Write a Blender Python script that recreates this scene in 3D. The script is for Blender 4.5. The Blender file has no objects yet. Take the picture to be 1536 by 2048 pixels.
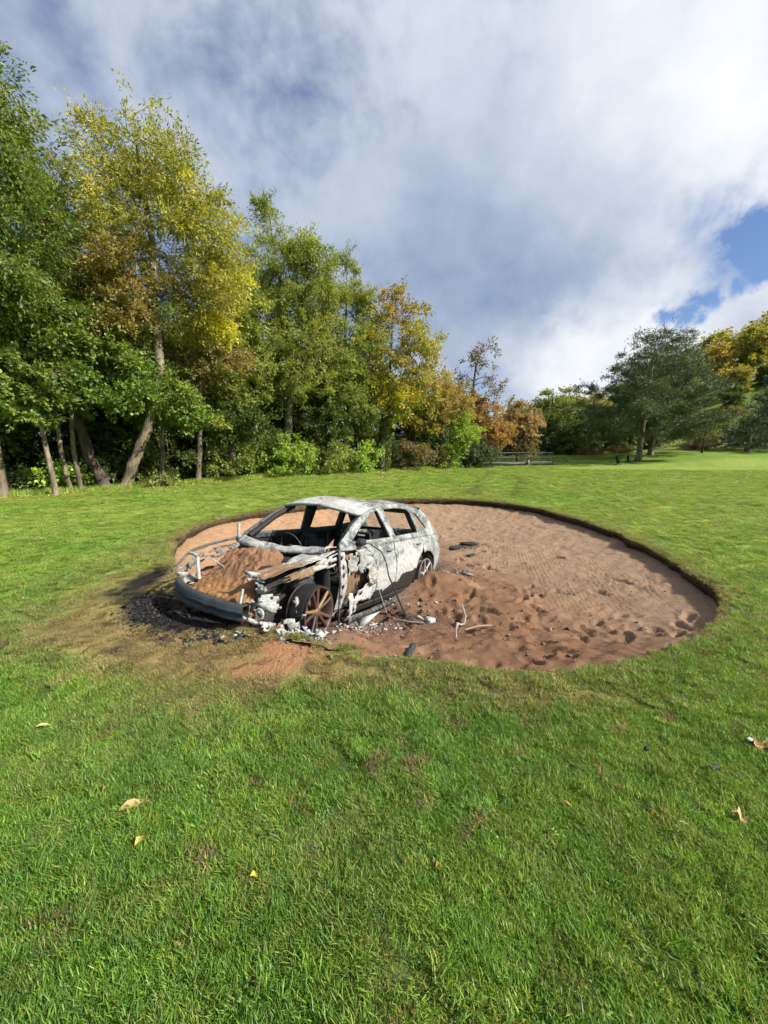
import bpy, math, random
import numpy as np
from mathutils import Vector, Matrix
from mathutils.geometry import delaunay_2d_cdt

scene = bpy.context.scene
COL = scene.collection
R = math.radians
rng = np.random.default_rng(7)

# ------------------------------------------------------------------ camera
cam_d = bpy.data.cameras.new('camera')
cam_d.sensor_fit = 'VERTICAL'
cam_d.sensor_height = 24.0
cam_d.lens = 24.0 * 790.0 / 2048.0
cam_d.clip_start = 0.05
cam_d.clip_end = 3000.0
cam = bpy.data.objects.new('camera', cam_d)
cam.location = (0.0, 0.0, 1.65)
cam.rotation_euler = (R(90 - 8.92), 0, 0)
COL.objects.link(cam)
scene.camera = cam

# ------------------------------------------------------------------ sun
SUN_AZ, SUN_EL = R(-20), R(39)            # from +X, counter-clockwise; sun stands to the right
S = Vector((math.cos(SUN_EL) * math.cos(SUN_AZ), math.cos(SUN_EL) * math.sin(SUN_AZ), math.sin(SUN_EL)))
sun_d = bpy.data.lights.new('sun', 'SUN')
sun_d.energy = 5.0
sun_d.angle = R(0.6)
sun_d.color = (1.0, 0.93, 0.82)
sun = bpy.data.objects.new('sun', sun_d)
sun.rotation_euler = (-S).to_track_quat('-Z', 'Y').to_euler()
COL.objects.link(sun)

# ------------------------------------------------------------------ exposure
vs = scene.view_settings
vs.view_transform = 'Standard'
vs.look = 'None'
vs.exposure = 0.85
vs.gamma = 1.0
vs.use_curve_mapping = False
scene.cycles.max_bounces = 4
scene.cycles.diffuse_bounces = 2
scene.cycles.glossy_bounces = 1
scene.cycles.transmission_bounces = 2
scene.cycles.caustics_reflective = False
scene.cycles.caustics_refractive = False
scene.cycles.transparent_max_bounces = 4
scene.cycles.use_denoising = True
scene.cycles.use_adaptive_sampling = True
scene.cycles.adaptive_threshold = 0.025
scene.cycles.adaptive_min_samples = 16

# ------------------------------------------------------------------ node helpers
class NT:
    def __init__(self, tree):
        self.t = tree; self.n = tree.nodes; self.l = tree.links
    def node(self, typ, **kw):
        nd = self.n.new(typ)
        for k, v in kw.items(): setattr(nd, k, v)
        return nd
    def put(self, sock, v):
        if isinstance(v, bpy.types.NodeSocket): self.l.new(v, sock)
        elif v is not None: sock.default_value = v
    def math(self, op, a, b=None, c=None, clamp=False):
        nd = self.node('ShaderNodeMath', operation=op); nd.use_clamp = clamp
        self.put(nd.inputs[0], a); self.put(nd.inputs[1], b); self.put(nd.inputs[2], c)
        return nd.outputs[0]
    def vmath(self, op, a, b=None):
        nd = self.node('ShaderNodeVectorMath', operation=op)
        self.put(nd.inputs[0], a); self.put(nd.inputs[1], b)
        return nd.outputs['Value'] if op in ('DOT_PRODUCT', 'LENGTH', 'DISTANCE') else nd.outputs[0]
    def mix(self, fac, a, b, blend='MIX'):
        nd = self.node('ShaderNodeMix', data_type='RGBA', blend_type=blend)
        nd.clamp_factor = True
        self.put(nd.inputs[0], fac); self.put(nd.inputs[6], a); self.put(nd.inputs[7], b)
        return nd.outputs[2]
    def noise(self, vec, scale, detail=4, rough=0.55, dist=0.0, dim='3D', color=False):
        nd = self.node('ShaderNodeTexNoise', noise_dimensions=dim)
        self.put(nd.inputs['Vector'], vec); nd.inputs['Scale'].default_value = scale
        nd.inputs['Detail'].default_value = detail; nd.inputs['Roughness'].default_value = rough
        nd.inputs['Distortion'].default_value = dist
        return nd.outputs['Color' if color else 'Fac']
    def ramp(self, fac, lo, hi, smooth=True):
        nd = self.node('ShaderNodeMapRange', interpolation_type='SMOOTHSTEP' if smooth else 'LINEAR')
        self.put(nd.inputs[0], fac); nd.inputs[1].default_value = lo; nd.inputs[2].default_value = hi
        return nd.outputs[0]

def rgb(r, g, b): return (r, g, b, 1.0)

# ------------------------------------------------------------------ sky with clouds
world = bpy.data.worlds.new('World'); scene.world = world
world.use_nodes = True
W = NT(world.node_tree); W.n.clear()
dirv = W.vmath('NORMALIZE', W.node('ShaderNodeTexCoord').outputs['Generated'])
sep = W.node('ShaderNodeSeparateXYZ'); W.l.new(dirv, sep.inputs[0])
zc = W.math('MAXIMUM', sep.outputs[2], 0.0)
den = W.math('ADD', zc, 0.45)
comb = W.node('ShaderNodeCombineXYZ')
W.l.new(W.math('DIVIDE', sep.outputs[0], den), comb.inputs[0])
W.l.new(W.math('DIVIDE', sep.outputs[1], den), comb.inputs[1])
plane = comb.outputs[0]                    # cloud-deck coordinates
n_big = W.noise(plane, 1.5, 4, 0.45, 0.1)
n_mid = W.noise(plane, 4.0, 5, 0.5, 0.1)
n_low = W.noise(dirv, 9.0, 6, 0.55, 0.2)
warp = W.vmath('SCALE', W.vmath('SUBTRACT', W.noise(dirv, 11.0, 6, 0.6, 0.0, color=True), (0.5, 0.5, 0.5))); warp.node.inputs['Scale'].default_value = 0.16
dirw = W.vmath('ADD', dirv, warp)
def sky_blob(az, el, sig):
    a, e = R(az), R(el)
    d = (math.sin(a) * math.cos(e), math.cos(a) * math.cos(e), math.sin(e))
    dist = W.vmath('DISTANCE', dirw, d)
    q = W.math('DIVIDE', dist, math.radians(sig))
    return W.math('EXPONENT', W.math('MULTIPLY', W.math('MULTIPLY', q, q), -1.0))
def wsum(terms):
    acc = None
    for t, k in terms:
        m = W.math('MULTIPLY', t, k)
        acc = m if acc is None else W.math('ADD', acc, m)
    return acc
sky = W.node('ShaderNodeTexSky', sky_type='NISHITA')
sky.sun_disc = False
sky.sun_elevation = SUN_EL
sky.sun_rotation = R(90) - SUN_AZ
sky.air_density = 1.0; sky.dust_density = 0.6; sky.ozone_density = 2.0
blue = W.mix(1.0, sky.outputs[0], rgb(0.09, 0.10, 0.12), 'MULTIPLY')
cover = wsum([(n_big, 0.55), (n_mid, 0.45), (n_low, 0.60),
              (sky_blob(41.2, 20.2, 2.3), -0.5), (sky_blob(45.5, 20.6, 3.4), -0.5), (sky_blob(36.9, 15.7, 1.2), -0.36), (sky_blob(42.5, 17, 1.4), -0.36), (sky_blob(40, 16.4, 1.2), -0.25), (sky_blob(44.5, 17.0, 1.6), -0.35), (sky_blob(39.2, 19.0, 1.4), -0.25), (sky_blob(35.2, 14.9, 1.0), -0.3),
              (sky_blob(33.6, 14.0, 1.2), -0.40),
              (sky_blob(42, 12.3, 5), 0.25), (sky_blob(20, 25, 16), 0.22), (sky_blob(38, 32, 9), 0.2),
              (sky_blob(-12, 28, 10), 0.06), (sky_blob(-14, 38, 10), -0.03), (sky_blob(12, 25, 10), 0.2), (sky_blob(26, 12, 6), 0.2)])
dens = W.ramp(cover, 0.52, 0.92)
# clouds are brighter towards the sun and where they thin out, greyer where thick
sunw = W.vmath('DOT_PRODUCT', dirv, tuple(S))
bright = wsum([(n_big, 0.30), (n_mid, 0.26), (n_low, 0.30), (sunw, 0.44), (sky_blob(25, 11.5, 6.5), 0.36), (sky_blob(33.5, 12.2, 3), 0.22), (sky_blob(39, 26.5, 6), 0.12),
               (sky_blob(36, 34, 10), 0.12), (sky_blob(11, 25, 12), -0.22), (sky_blob(20, 20, 7), -0.10), (sky_blob(27, 26, 8), -0.08), (sky_blob(2, 19, 8), -0.06), (sky_blob(24, 18, 5), -0.16), (sky_blob(43, 11, 3.0), -0.14)])
bf = W.ramp(bright, 0.16, 0.92, False)
cloud = W.mix(bf, rgb(0.215, 0.30, 0.465), rgb(0.94, 0.95, 0.97))
skycol = W.mix(dens, blue, cloud)
veil = W.ramp(sep.outputs[2], 0.16, -0.02)
skycol = W.mix(W.math('MULTIPLY', veil, 0.4), skycol, rgb(0.62, 0.68, 0.78))
bg = W.node('ShaderNodeBackground'); W.l.new(skycol, bg.inputs[0]); bg.inputs[1].default_value = 0.64
world.cycles.sampling_method = 'NONE'      # soft sky: found well enough by the bounced rays
out = W.node('ShaderNodeOutputWorld'); W.l.new(bg.outputs[0], out.inputs[0])

# ------------------------------------------------------------------ object helpers
def link(o, parent=None):
    COL.objects.link(o)
    if parent is not None: o.parent = parent
    return o
def empty(name, loc=(0, 0, 0), rot=(0, 0, 0)):
    o = bpy.data.objects.new(name, None); o.location = loc; o.rotation_euler = rot
    o.empty_display_size = 0.2
    return link(o)
def tag(o, label=None, cat=None, group=None, kind=None):
    if label: o['label'] = label
    if cat: o['category'] = cat
    if group: o['group'] = group
    if kind: o['kind'] = kind
    return o
def mesh(name, V, F, mat=None, smooth=False, cols=None):
    """V (n,3); F: list of faces or int array (m,3|4); cols: dict name -> (n,3) point colours"""
    me = bpy.data.meshes.new(name)
    V = np.asarray(V, np.float32)
    if isinstance(F, np.ndarray):
        m, k = F.shape
        me.vertices.add(len(V)); me.vertices.foreach_set('co', V.ravel())
        me.loops.add(m * k); me.loops.foreach_set('vertex_index', F.astype(np.int32).ravel())
        me.polygons.add(m); me.polygons.foreach_set('loop_start', np.arange(0, m * k, k, dtype=np.int32))
        me.update(calc_edges=True)
    else:
        me.from_pydata([tuple(map(float, v)) for v in V], [], F)
    if smooth: me.polygons.foreach_set('use_smooth', np.ones(len(me.polygons), bool))
    for nm, c in (cols or {}).items():
        a = me.color_attributes.new(nm, 'FLOAT_COLOR', 'POINT')
        buf = np.ones((len(V), 4), np.float32); buf[:, :3] = c
        a.data.foreach_set('color', buf.ravel())
    if mat: me.materials.append(mat)
    me.update()
    return me
def obj(name, V, F, mat=None, parent=None, smooth=False, cols=None):
    return link(bpy.data.objects.new(name, mesh(name, V, F, mat, smooth, cols)), parent)

# ------------------------------------------------------------------ numpy noise
def _hash(ix, iy, seed):
    h = (ix.astype(np.int64) * 374761393 + iy.astype(np.int64) * 668265263 + seed * 1442695041) & 0xFFFFFFFF
    h = ((h ^ (h >> 13)) * 1274126177) & 0xFFFFFFFF
    return ((h ^ (h >> 16)) & 0xFFFFFF) / float(0xFFFFFF)
def vnoise(x, y, scale=1.0, seed=0):
    x = np.asarray(x, float) / scale; y = np.asarray(y, float) / scale
    ix, iy = np.floor(x), np.floor(y); fx, fy = x - ix, y - iy
    fx = fx * fx * (3 - 2 * fx); fy = fy * fy * (3 - 2 * fy)
    a, b = _hash(ix, iy, seed), _hash(ix + 1, iy, seed)
    c, d = _hash(ix, iy + 1, seed), _hash(ix + 1, iy + 1, seed)
    return (a * (1 - fx) + b * fx) * (1 - fy) + (c * (1 - fx) + d * fx) * fy
def fbm(x, y, scale=1.0, seed=0, oct=4, gain=0.5):
    s, a, t = 0, 1.0, 0
    x = np.asarray(x, float); y = np.asarray(y, float)
    for i in range(oct):
        s = s + a * vnoise(x + 17.3 * i, y - 9.1 * i, scale, seed + i * 13); t += a; a *= gain; scale *= 0.5
    return s / t
def sstep(a, b, x):
    t = np.clip((np.asarray(x, float) - a) / (b - a), 0, 1); return t * t * (3 - 2 * t)
def gauss(x, y, cx, cy, sx, sy): return np.exp(-((x - cx) / sx) ** 2 - ((y - cy) / sy) ** 2)

# ================================================================== TERRAIN
RIM = np.array([(-3.62, 6.59), (-3.96, 7.69), (-4.01, 8.95), (-3.5, 10.18), (-2.44, 11.36), (-1.07, 12.34), (0.2, 12.96), (1.38, 13.23),
 (3.01, 12.9), (4.15, 11.67), (4.52, 10.01), (4.66, 8.36), (4.5, 6.77), (4.21, 5.42), (3.96, 4.6), (3.69, 4.05), (3.45, 3.73), (3.08, 3.4),
 (2.71, 3.17), (2.25, 2.94), (1.84, 2.79), (1.42, 2.71), (1.04, 2.68), (0.68, 2.72), (0.31, 2.81), (-0.03, 2.94), (-0.28, 3.06),
 (-0.55, 3.17), (-0.94, 3.37), (-1.63, 3.85), (-2.31, 4.51), (-2.94, 5.31), (-3.42, 6.1)])
BC = np.array([0.35, 7.2])
_t = np.arctan2(RIM[:, 1] - BC[1], RIM[:, 0] - BC[0]); _r = np.hypot(RIM[:, 1] - BC[1], RIM[:, 0] - BC[0])
_o = np.argsort(_t); _t, _r = _t[_o], _r[_o]
_tt = np.concatenate([_t - 2 * np.pi, _t, _t + 2 * np.pi]); _rr = np.concatenate([_r] * 3)
_fine = np.linspace(-np.pi, np.pi, 1441)
_fr = np.interp(_fine, _tt, _rr)
_k = np.hanning(41); _k /= _k.sum()
_fr = np.convolve(np.concatenate([_fr[-61:-1], _fr, _fr[1:61]]), _k, 'same')[60:-60]
_fr = _fr + 0.13 * (fbm(np.cos(_fine) * 6, np.sin(_fine) * 6, 0.8, 3, 4) - 0.5) + 0.05 * (fbm(np.cos(_fine) * 6, np.sin(_fine) * 6, 0.15, 4, 2) - 0.5)
_fr[-1] = _fr[0]
def rim_r(th): return np.interp(th, _fine, _fr)
def inside_depth(x, y):
    """distance inside the bunker rim (negative outside), measured roughly along the normal"""
    dx, dy = x - BC[0], y - BC[1]
    th = np.arctan2(dy, dx)
    return (rim_r(th) - np.hypot(dx, dy)) * 0.9, th

def terrain(x, y):
    x = np.asarray(x, float); y = np.asarray(y, float)
    h = 17.5 * sstep(30, 90, x) * sstep(50, 84, y)
    h = h + 0.55 * gauss(x, y, 40, 48, 9, 6) + 0.35 * sstep(29, 40, x) * sstep(38, 46, y)
    h = h + 0.95 * sstep(45, 58, y) * sstep(10, 22, x) * sstep(75, 60, y)
    far = sstep(12, 30, np.hypot(x, y))
    h = h + far * 0.18 * (fbm(x, y, 9.0, 21, 3) - 0.5)
    near = 0.035 * (fbm(x, y, 1.1, 5, 3) - 0.5) + 0.012 * (fbm(x, y, 0.22, 9, 2) - 0.5)
    d, _ = inside_depth(x, y)
    near = near * sstep(0.0, -0.4, d) + 0.03 * np.exp(-((d + 0.12) / 0.14) ** 2)
    h = h - 0.9 * sstep(-17, -30, x) * sstep(16, 26, y - 0.5 * (x + 17))
    return h + near

# --- masks painted by what happened to the turf (burnt, dry, soiled)
def burn_masks(x, y):
    n = fbm(x, y, 0.8, 31, 4); n2 = fbm(x, y, 0.25, 37, 3)
    # scorched brown turf around the nose of the car and a dead fringe round the sand
    b = 1.3 * gauss(x, y, -2.15, 3.65, 1.05, 0.66) + 0.85 * gauss(x, y, -1.35, 3.05, 0.9, 0.32) + 0.75 * gauss(x, y, -2.95, 4.7, 0.7, 1.0) + 0.5 * gauss(x, y, -3.9, 6.8, 0.5, 2.0)
    b = b + 0.6 * gauss(x, y, -0.2, 2.72, 1.0, 0.22) + 0.4 * gauss(x, y, 0.9, 2.45, 1.1, 0.2) + 0.35 * gauss(x, y, -1.25, 2.45, 0.5, 0.35)
    b = b * (0.62 + 0.85 * n)
    d, th = inside_depth(x, y)
    fringe = np.exp(-np.clip(-d, 0, None) / 0.11) * (0.35 + 0.7 * n2)
    right = sstep(1.2, 3.2, x) * np.exp(-np.clip(-d, 0, None) / 0.35) * 0.42 * (0.4 + n)
    patch = (1 - 0.7 * sstep(5, 10, np.hypot(x, y))) * 0.35 * sstep(0.62, 0.78, fbm(x, y, 0.45, 51, 3)) * (0.5 + n2) + 0.22 * sstep(0.54, 0.78, fbm(x, y, 1.7, 57, 3))
    dry = np.clip(np.maximum(b, np.maximum(fringe, right)) + 0.55 * patch, 0, 1)
    ch = 1.6 * gauss(x, y, -1.85, 3.62, 0.62, 0.2) + 1.3 * gauss(x, y, -2.5, 4.15, 0.45, 0.42) + 0.9 * gauss(x, y, -3.05, 4.9, 0.3, 0.8) + 0.55 * gauss(x, y, -3.75, 7.0, 0.22, 1.6)
    ch = ch + 0.5 * gauss(x, y, -2.25, 3.1, 0.3, 0.12) + 0.42 * gauss(x, y, -3.0, 3.4, 0.4, 0.14)
    ch = sstep(0.34, 0.95, ch * (0.30 + 1.2 * n2))
    soil = np.clip(1.2 * gauss(x, y, -0.75, 3.05, 0.32, 0.2) + 1.4 * gauss(x, y, -0.42, 3.10, 0.34, 0.13) + 1.0 * gauss(x, y, -0.95, 2.78, 0.25, 0.14) + 0.9 * gauss(x, y, -0.2, 2.95, 0.5, 0.12), 0, 1) * (0.2 + 1.4 * n2)
    return dry, ch, sstep(0.25, 0.75, soil)
def green_mask(x, y):                       # the close-mown putting green and its apron
    u = (x - 33) / 17; v = (y - 39 - 0.12 * (x - 33)) / 6.0
    return sstep(1.05, 0.9, np.hypot(u, v) + 0.1 * (fbm(x, y, 6, 71, 2) - 0.5))
def wood_line(x):                            # y of the wood's edge
    return np.interp(x, [-60, -14, -12, -8, -4, 0, 5, 9, 11, 60], [11, 13.2, 15.2, 22.5, 28.0, 29.6, 35.0, 38.3, 44, 90])
def track_mask(x, y):                        # wheel tracks left across the fairway beyond the bunker
    def track(pts, w):
        m = np.zeros_like(x)
        for (x0, y0), (x1, y1) in zip(pts[:-1], pts[1:]):
            t = np.clip(((x - x0) * (x1 - x0) + (y - y0) * (y1 - y0)) / ((x1 - x0) ** 2 + (y1 - y0) ** 2), 0, 1)
            m = np.maximum(m, np.exp(-((x - x0 - t * (x1 - x0)) ** 2 + (y - y0 - t * (y1 - y0)) ** 2) / w ** 2))
        return m
    tr = np.maximum(track([(3.2, 14.6), (4.4, 18.5), (6.3, 25), (8.5, 31)], 0.34), track([(4.6, 14.0), (6.2, 17.5), (7.6, 22), (8.2, 26)], 0.34))
    return tr * sstep(0.25, 0.55, fbm(x, y, 0.6, 77, 2))
def ground_color(x, y):
    dry, ch, soil = burn_masks(x, y)
    dist = np.hypot(x, y)
    n = fbm(x, y, 0.5, 61, 4)[:, None]; nb = fbm(x, y, 4.0, 63, 3)[:, None]
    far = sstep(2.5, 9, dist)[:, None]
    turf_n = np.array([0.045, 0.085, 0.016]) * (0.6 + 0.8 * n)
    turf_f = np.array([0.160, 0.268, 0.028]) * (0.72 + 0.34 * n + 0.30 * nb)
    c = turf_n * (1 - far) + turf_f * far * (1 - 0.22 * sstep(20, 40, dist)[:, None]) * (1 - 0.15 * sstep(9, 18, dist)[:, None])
    g = green_mask(x, y)[:, None]
    c = c * (1 - g) + np.array([0.165, 0.235, 0.036]) * (0.65 + 0.45 * n + 0.2 * nb) * g
    drycol = np.array([0.21, 0.155, 0.06]) * (0.5 + 0.9 * n)
    c = c * (1 - 0.9 * dry[:, None]) + drycol * 0.9 * dry[:, None]
    c = c * (1 - soil[:, None]) + np.array([0.25, 0.13, 0.065]) * soil[:, None]
    c = c * (1 - ch[:, None]) + np.array([0.014, 0.013, 0.012]) * ch[:, None]
    tr = track_mask(x, y)
    c = c * (1 - 0.6 * tr[:, None]) + np.array([0.05, 0.055, 0.018]) * 0.6 * tr[:, None]
    # rough under the trees and on the hill
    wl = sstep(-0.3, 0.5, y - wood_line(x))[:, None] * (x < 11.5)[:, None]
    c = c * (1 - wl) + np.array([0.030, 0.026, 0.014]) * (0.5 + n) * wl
    hill = (sstep(30, 42, x) * sstep(52, 60, y))[:, None]
    rough = np.array([0.075, 0.125, 0.024]) * (0.5 + 0.9 * fbm(x, y, 3, 81, 4)[:, None]) + np.array([0.05, 0.03, 0.008]) * sstep(0.45, 0.6, fbm(x, y, 8, 85, 3))[:, None]
    return c * (1 - hill) + rough * hill

def bump_mat(name, attr, scale, strength, rough=0.9, nscale=30, var=0.35, spec=0.2):
    m = bpy.data.materials.new(name); m.use_nodes = True
    T = NT(m.node_tree); p = T.n['Principled BSDF']
    geo = T.node('ShaderNodeNewGeometry').outputs['Position']
    a = T.node('ShaderNodeAttribute', attribute_name=attr)
    n1 = T.noise(geo, nscale, 5, 0.65); n2 = T.noise(geo, nscale * 5, 3, 0.6)
    f = T.math('ADD', T.math('MULTIPLY', n1, var * 1.4), T.math('MULTIPLY', n2, var * 0.9))
    f = T.math('ADD', f, 1.0 - var * 1.15)
    sc = T.vmath('SCALE', a.outputs['Color']); T.put(sc.node.inputs['Scale'], f)
    T.l.new(sc, p.inputs['Base Color'])
    p.inputs['Roughness'].default_value = rough; p.inputs['Specular IOR Level'].default_value = spec
    b = T.node('ShaderNodeBump'); b.inputs['Strength'].default_value = strength; b.inputs['Distance'].default_value = scale
    T.l.new(T.math('ADD', n1, T.math('MULTIPLY', n2, 0.6)), b.inputs['Height']); T.l.new(b.outputs[0], p.inputs['Normal'])
    return m
M_turf = bump_mat('turf', 'col', 0.05, 0.6, nscale=9, var=0.45)
M_sand = bump_mat('sand', 'col', 0.016, 0.75, nscale=26, var=0.30)
M_lip = bump_mat('peat_lip', 'col', 0.03, 0.9, nscale=18, var=0.5)

NTH = 900
th = np.linspace(-np.pi, np.pi, NTH, endpoint=False)
d = [0.0, 0.02]
step = 0.035
while d[-1] < 1500: d.append(d[-1] + step); step *= 1.045
d = np.array(d)
rr = rim_r(th)[None, :] + d[:, None]
gx = BC[0] + rr * np.cos(th)[None, :]; gy = BC[1] + rr * np.sin(th)[None, :]
gz = terrain(gx.ravel(), gy.ravel())
gz[:NTH] -= 0.01
V = np.stack([gx.ravel(), gy.ravel(), gz], 1)
K = len(d)
ii = np.arange(K - 1)[:, None] * NTH; jj = np.arange(NTH)[None, :]; j2 = (jj + 1) % NTH
F = np.stack([ii + jj, ii + NTH + jj, ii + NTH + j2, ii + j2], -1).reshape(-1, 4)
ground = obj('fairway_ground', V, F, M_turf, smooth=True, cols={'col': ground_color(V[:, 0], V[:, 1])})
tag(ground, kind='structure')
rim_z = gz[:NTH]

# --- the cut turf lip that drops to the sand
def lip_depth(th):
    near = np.exp(-((np.mod(th + np.pi / 2 + np.pi, 2 * np.pi) - np.pi) / 0.85) ** 2)
    return (0.13 - 0.10 * near) * (0.55 + 0.9 * fbm(np.cos(th) * 6, np.sin(th) * 6, 0.7, 611, 3))
prof = [(0.0, 0.0), (0.035, -0.015), (0.05, -0.05), (0.03, -0.10), (0.0, -0.17), (-0.02, -0.25), (-0.05, -0.40)]
LV = []; LC = []
for k, (inw, dz) in enumerate(prof):
    jit = (fbm(np.cos(th) * 5, np.sin(th) * 5 + k * 0.05, 0.07, 91 + k, 2) - 0.5) * (0.06 if 0 < k < 6 else 0)
    r_ = rim_r(th) - inw - jit
    LV.append(np.stack([BC[0] + r_ * np.cos(th), BC[1] + r_ * np.sin(th), rim_z + dz + jit * 0.3], 1))
    base = np.array([0.085, 0.07, 0.03]) if k < 2 else np.array([0.048, 0.034, 0.020])
    LC.append(base * (0.55 + 0.9 * fbm(np.cos(th) * 9, np.sin(th) * 9 + k, 0.3, 97, 3)[:, None]))
LV = np.concatenate(LV); LC = np.concatenate(LC)
ii = np.arange(len(prof) - 1)[:, None] * NTH
F = np.stack([ii + jj, ii + j2, ii + NTH + j2, ii + NTH + jj], -1).reshape(-1, 4)
tag(obj('bunker_lip', LV, F, M_lip, smooth=True, cols={'col': LC}), kind='structure')

# --- sand floor: raked to the right and the back, dug over and trampled round the car
SP = 0.026
sx = np.arange(-4.6, 5.2, SP); sy = np.arange(2.4, 13.7, SP)
SX, SY = np.meshgrid(sx, sy)
fx, fy = SX.ravel(), SY.ravel()
D, TH = inside_depth(fx, fy)
def sand_base(D, TH):
    lp = lip_depth(TH)
    near = np.exp(-((np.mod(TH + np.pi / 2 + np.pi, 2 * np.pi) - np.pi) / 1.0) ** 2)
    wdt = 1.1 * near + 2.0 * (1 - near)
    return -(lp + (0.52 - lp) * (1 - np.exp(-np.clip(D, -0.2, None) / wdt)))
def dug_mask(x, y):
    m = 1.25 * gauss(x, y, 0.35, 3.9, 1.5, 1.0) + 0.95 * gauss(x, y, 1.25, 5.2, 1.05, 1.2) + 0.8 * gauss(x, y, 1.9, 3.35, 0.9, 0.55) + 0.5 * gauss(x, y, 0.7, 7.2, 0.8, 1.6)
    return np.clip(m * (0.55 + 0.9 * fbm(x, y, 0.9, 101, 4)), 0, 1)
def sand_height(x, y):
    D, TH = inside_depth(x, y)
    z = sand_base(D, TH)
    dug = dug_mask(x, y)
    z = z + dug * (0.15 * (fbm(x, y, 0.75, 103, 3) - 0.5) + 0.11 * (fbm(x, y, 0.30, 105, 4, 0.6) - 0.5))
    rid = 1 - np.abs(2 * fbm(x, y, 0.22, 107, 3) - 1)
    z = z + dug * 0.045 * (rid - 0.7) + (1 - dug) * 0.030 * (fbm(x, y, 0.16, 109, 4, 0.6) - 0.5) * 2
    return z
fz = sand_height(fx, fy)
dug = dug_mask(fx, fy)
# rake furrows: short curved sweeps laid side by side
def rake(x, y, ang, off, seed):
    c, s = math.cos(ang), math.sin(ang)
    u = x * c + y * s + 0.10 * fbm(x, y, 1.6, seed, 1); v = -x * s + y * c
    sweep = np.floor(v / 0.62 + 0.5 * fbm(x, y, 1.0, seed + 5, 2))
    return np.sin((u + sweep * 0.013 + off) * 2 * np.pi / 0.062), sstep(0.42, 0.60, fbm(u * 1.6, v * 0.7, 0.42, seed + 9, 3))
r1, m1 = rake(fx, fy, R(-14), 0.0, 201); r2, m2 = rake(fx, fy, R(38), 0.3, 211)
zone = gauss(fx, fy, 2.9, 5.6, 1.15, 1.9) + 0.55 * gauss(fx, fy, 2.6, 8.4, 1.4, 1.8)
zone = np.clip(zone * 1.4, 0, 1) * (1 - 0.85 * dug)
zone2 = np.clip(0.9 * gauss(fx, fy, 1.5, 10.5, 2.2, 1.6) + 0.9 * gauss(fx, fy, -2.6, 8.6, 1.1, 2.2) + 0.8 * gauss(fx, fy, 2.9, 3.9, 0.6, 0.4), 0, 1) * (1 - dug)
fz = fz + 0.014 * r1 * m1 * zone + 0.004 * r2 * m2 * zone2
# foot prints and scuffs
prs = random.Random(5)
for k in range(150):
    if k < 110: px, py = prs.gauss(1.1, 1.1), prs.gauss(4.3, 1.0)
    elif k < 134: px, py = prs.uniform(-0.3, 2.6), prs.uniform(6.5, 10.5)
    else: px, py = prs.uniform(1.5, 4.0), prs.uniform(3.6, 8)
    a = prs.uniform(0, math.pi); c, s = math.cos(a), math.sin(a)
    sel = np.where((np.abs(fx - px) < 0.42) & (np.abs(fy - py) < 0.42))[0]
    if not len(sel): continue
    u = (fx[sel] - px) * c + (fy[sel] - py) * s; v = -(fx[sel] - px) * s + (fy[sel] - py) * c
    L_, W_ = prs.uniform(0.10, 0.17), prs.uniform(0.04, 0.07)
    q = np.sqrt((u / L_) ** 2 + (v / W_) ** 2)
    amp = prs.uniform(0.018, 0.042)
    fz[sel] += -amp * np.exp(-q ** 4) + amp * 0.55 * np.exp(-((q - 1.35) / 0.3) ** 2) * (0.4 + fbm(fx[sel], fy[sel], 0.08, k, 2))
# sand banked against the buried wheels and spilling over the near edge
fz += 0.10 * gauss(fx, fy, -0.35, 3.45, 0.30, 0.16) + 0.13 * gauss(fx, fy, 0.80, 5.85, 0.34, 0.30) + 0.15 * gauss(fx, fy, 0.95, 5.75, 0.9, 0.8) + 0.05 * gauss(fx, fy, -0.2, 3.1, 0.6, 0.18)
n = fbm(fx, fy, 0.5, 111, 4)[:, None]; n2 = fbm(fx, fy, 0.12, 113, 3)[:, None]
pale = np.array([0.255, 0.170, 0.110]) * (0.70 + 0.28 * n + 0.18 * n2)
damp = np.array([0.150, 0.082, 0.046]) * (0.55 + 0.6 * n + 0.4 * n2)
orange = np.array([0.33, 0.20, 0.115]) * (0.85 + 0.3 * n2)
dm = np.clip(dug * 1.25 + 0.55 * sstep(0.6, 0.75, fbm(fx, fy, 0.6, 117, 4)) * gauss(fx, fy, 1.6, 5.5, 2.0, 3.0), 0, 1)[:, None]
om = sstep(-0.3, -1.6, fx)[:, None]
SC = pale * (1 - om) + orange * om
SC = SC * (1 - dm) + damp * dm
pm = (0.55 * sstep(0.58, 0.72, fbm(fx, fy, 0.35, 119, 4)) * dug)[:, None]
SC = SC * (1 - pm) + np.array([0.26, 0.155, 0.095]) * pm
sootm = np.clip(0.8 * gauss(fx, fy, 1.02, 6.9, 0.30, 0.5) + 0.75 * gauss(fx, fy, 1.75, 8.4, 0.32, 0.22) + 0.75 * gauss(fx, fy, 0.35, 4.62, 0.5, 0.22) + 0.9 * gauss(fx, fy, -1.1, 5, 1.2, 1.6), 0, 1)[:, None] * (0.3 + 0.9 * n2)
SC = SC * (1 - sootm) + np.array([0.045, 0.035, 0.03]) * sootm
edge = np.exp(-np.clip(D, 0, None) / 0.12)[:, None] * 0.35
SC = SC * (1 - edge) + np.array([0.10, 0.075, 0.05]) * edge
ny, nx = SX.shape
idx = np.arange(ny * nx).reshape(ny, nx)
F = np.stack([idx[:-1, :-1], idx[:-1, 1:], idx[1:, 1:], idx[1:, :-1]], -1).reshape(-1, 4)
F = F[(D[F] > -0.09).any(1)]
used = np.unique(F); remap = np.zeros(ny * nx, np.int64); remap[used] = np.arange(len(used))
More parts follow.
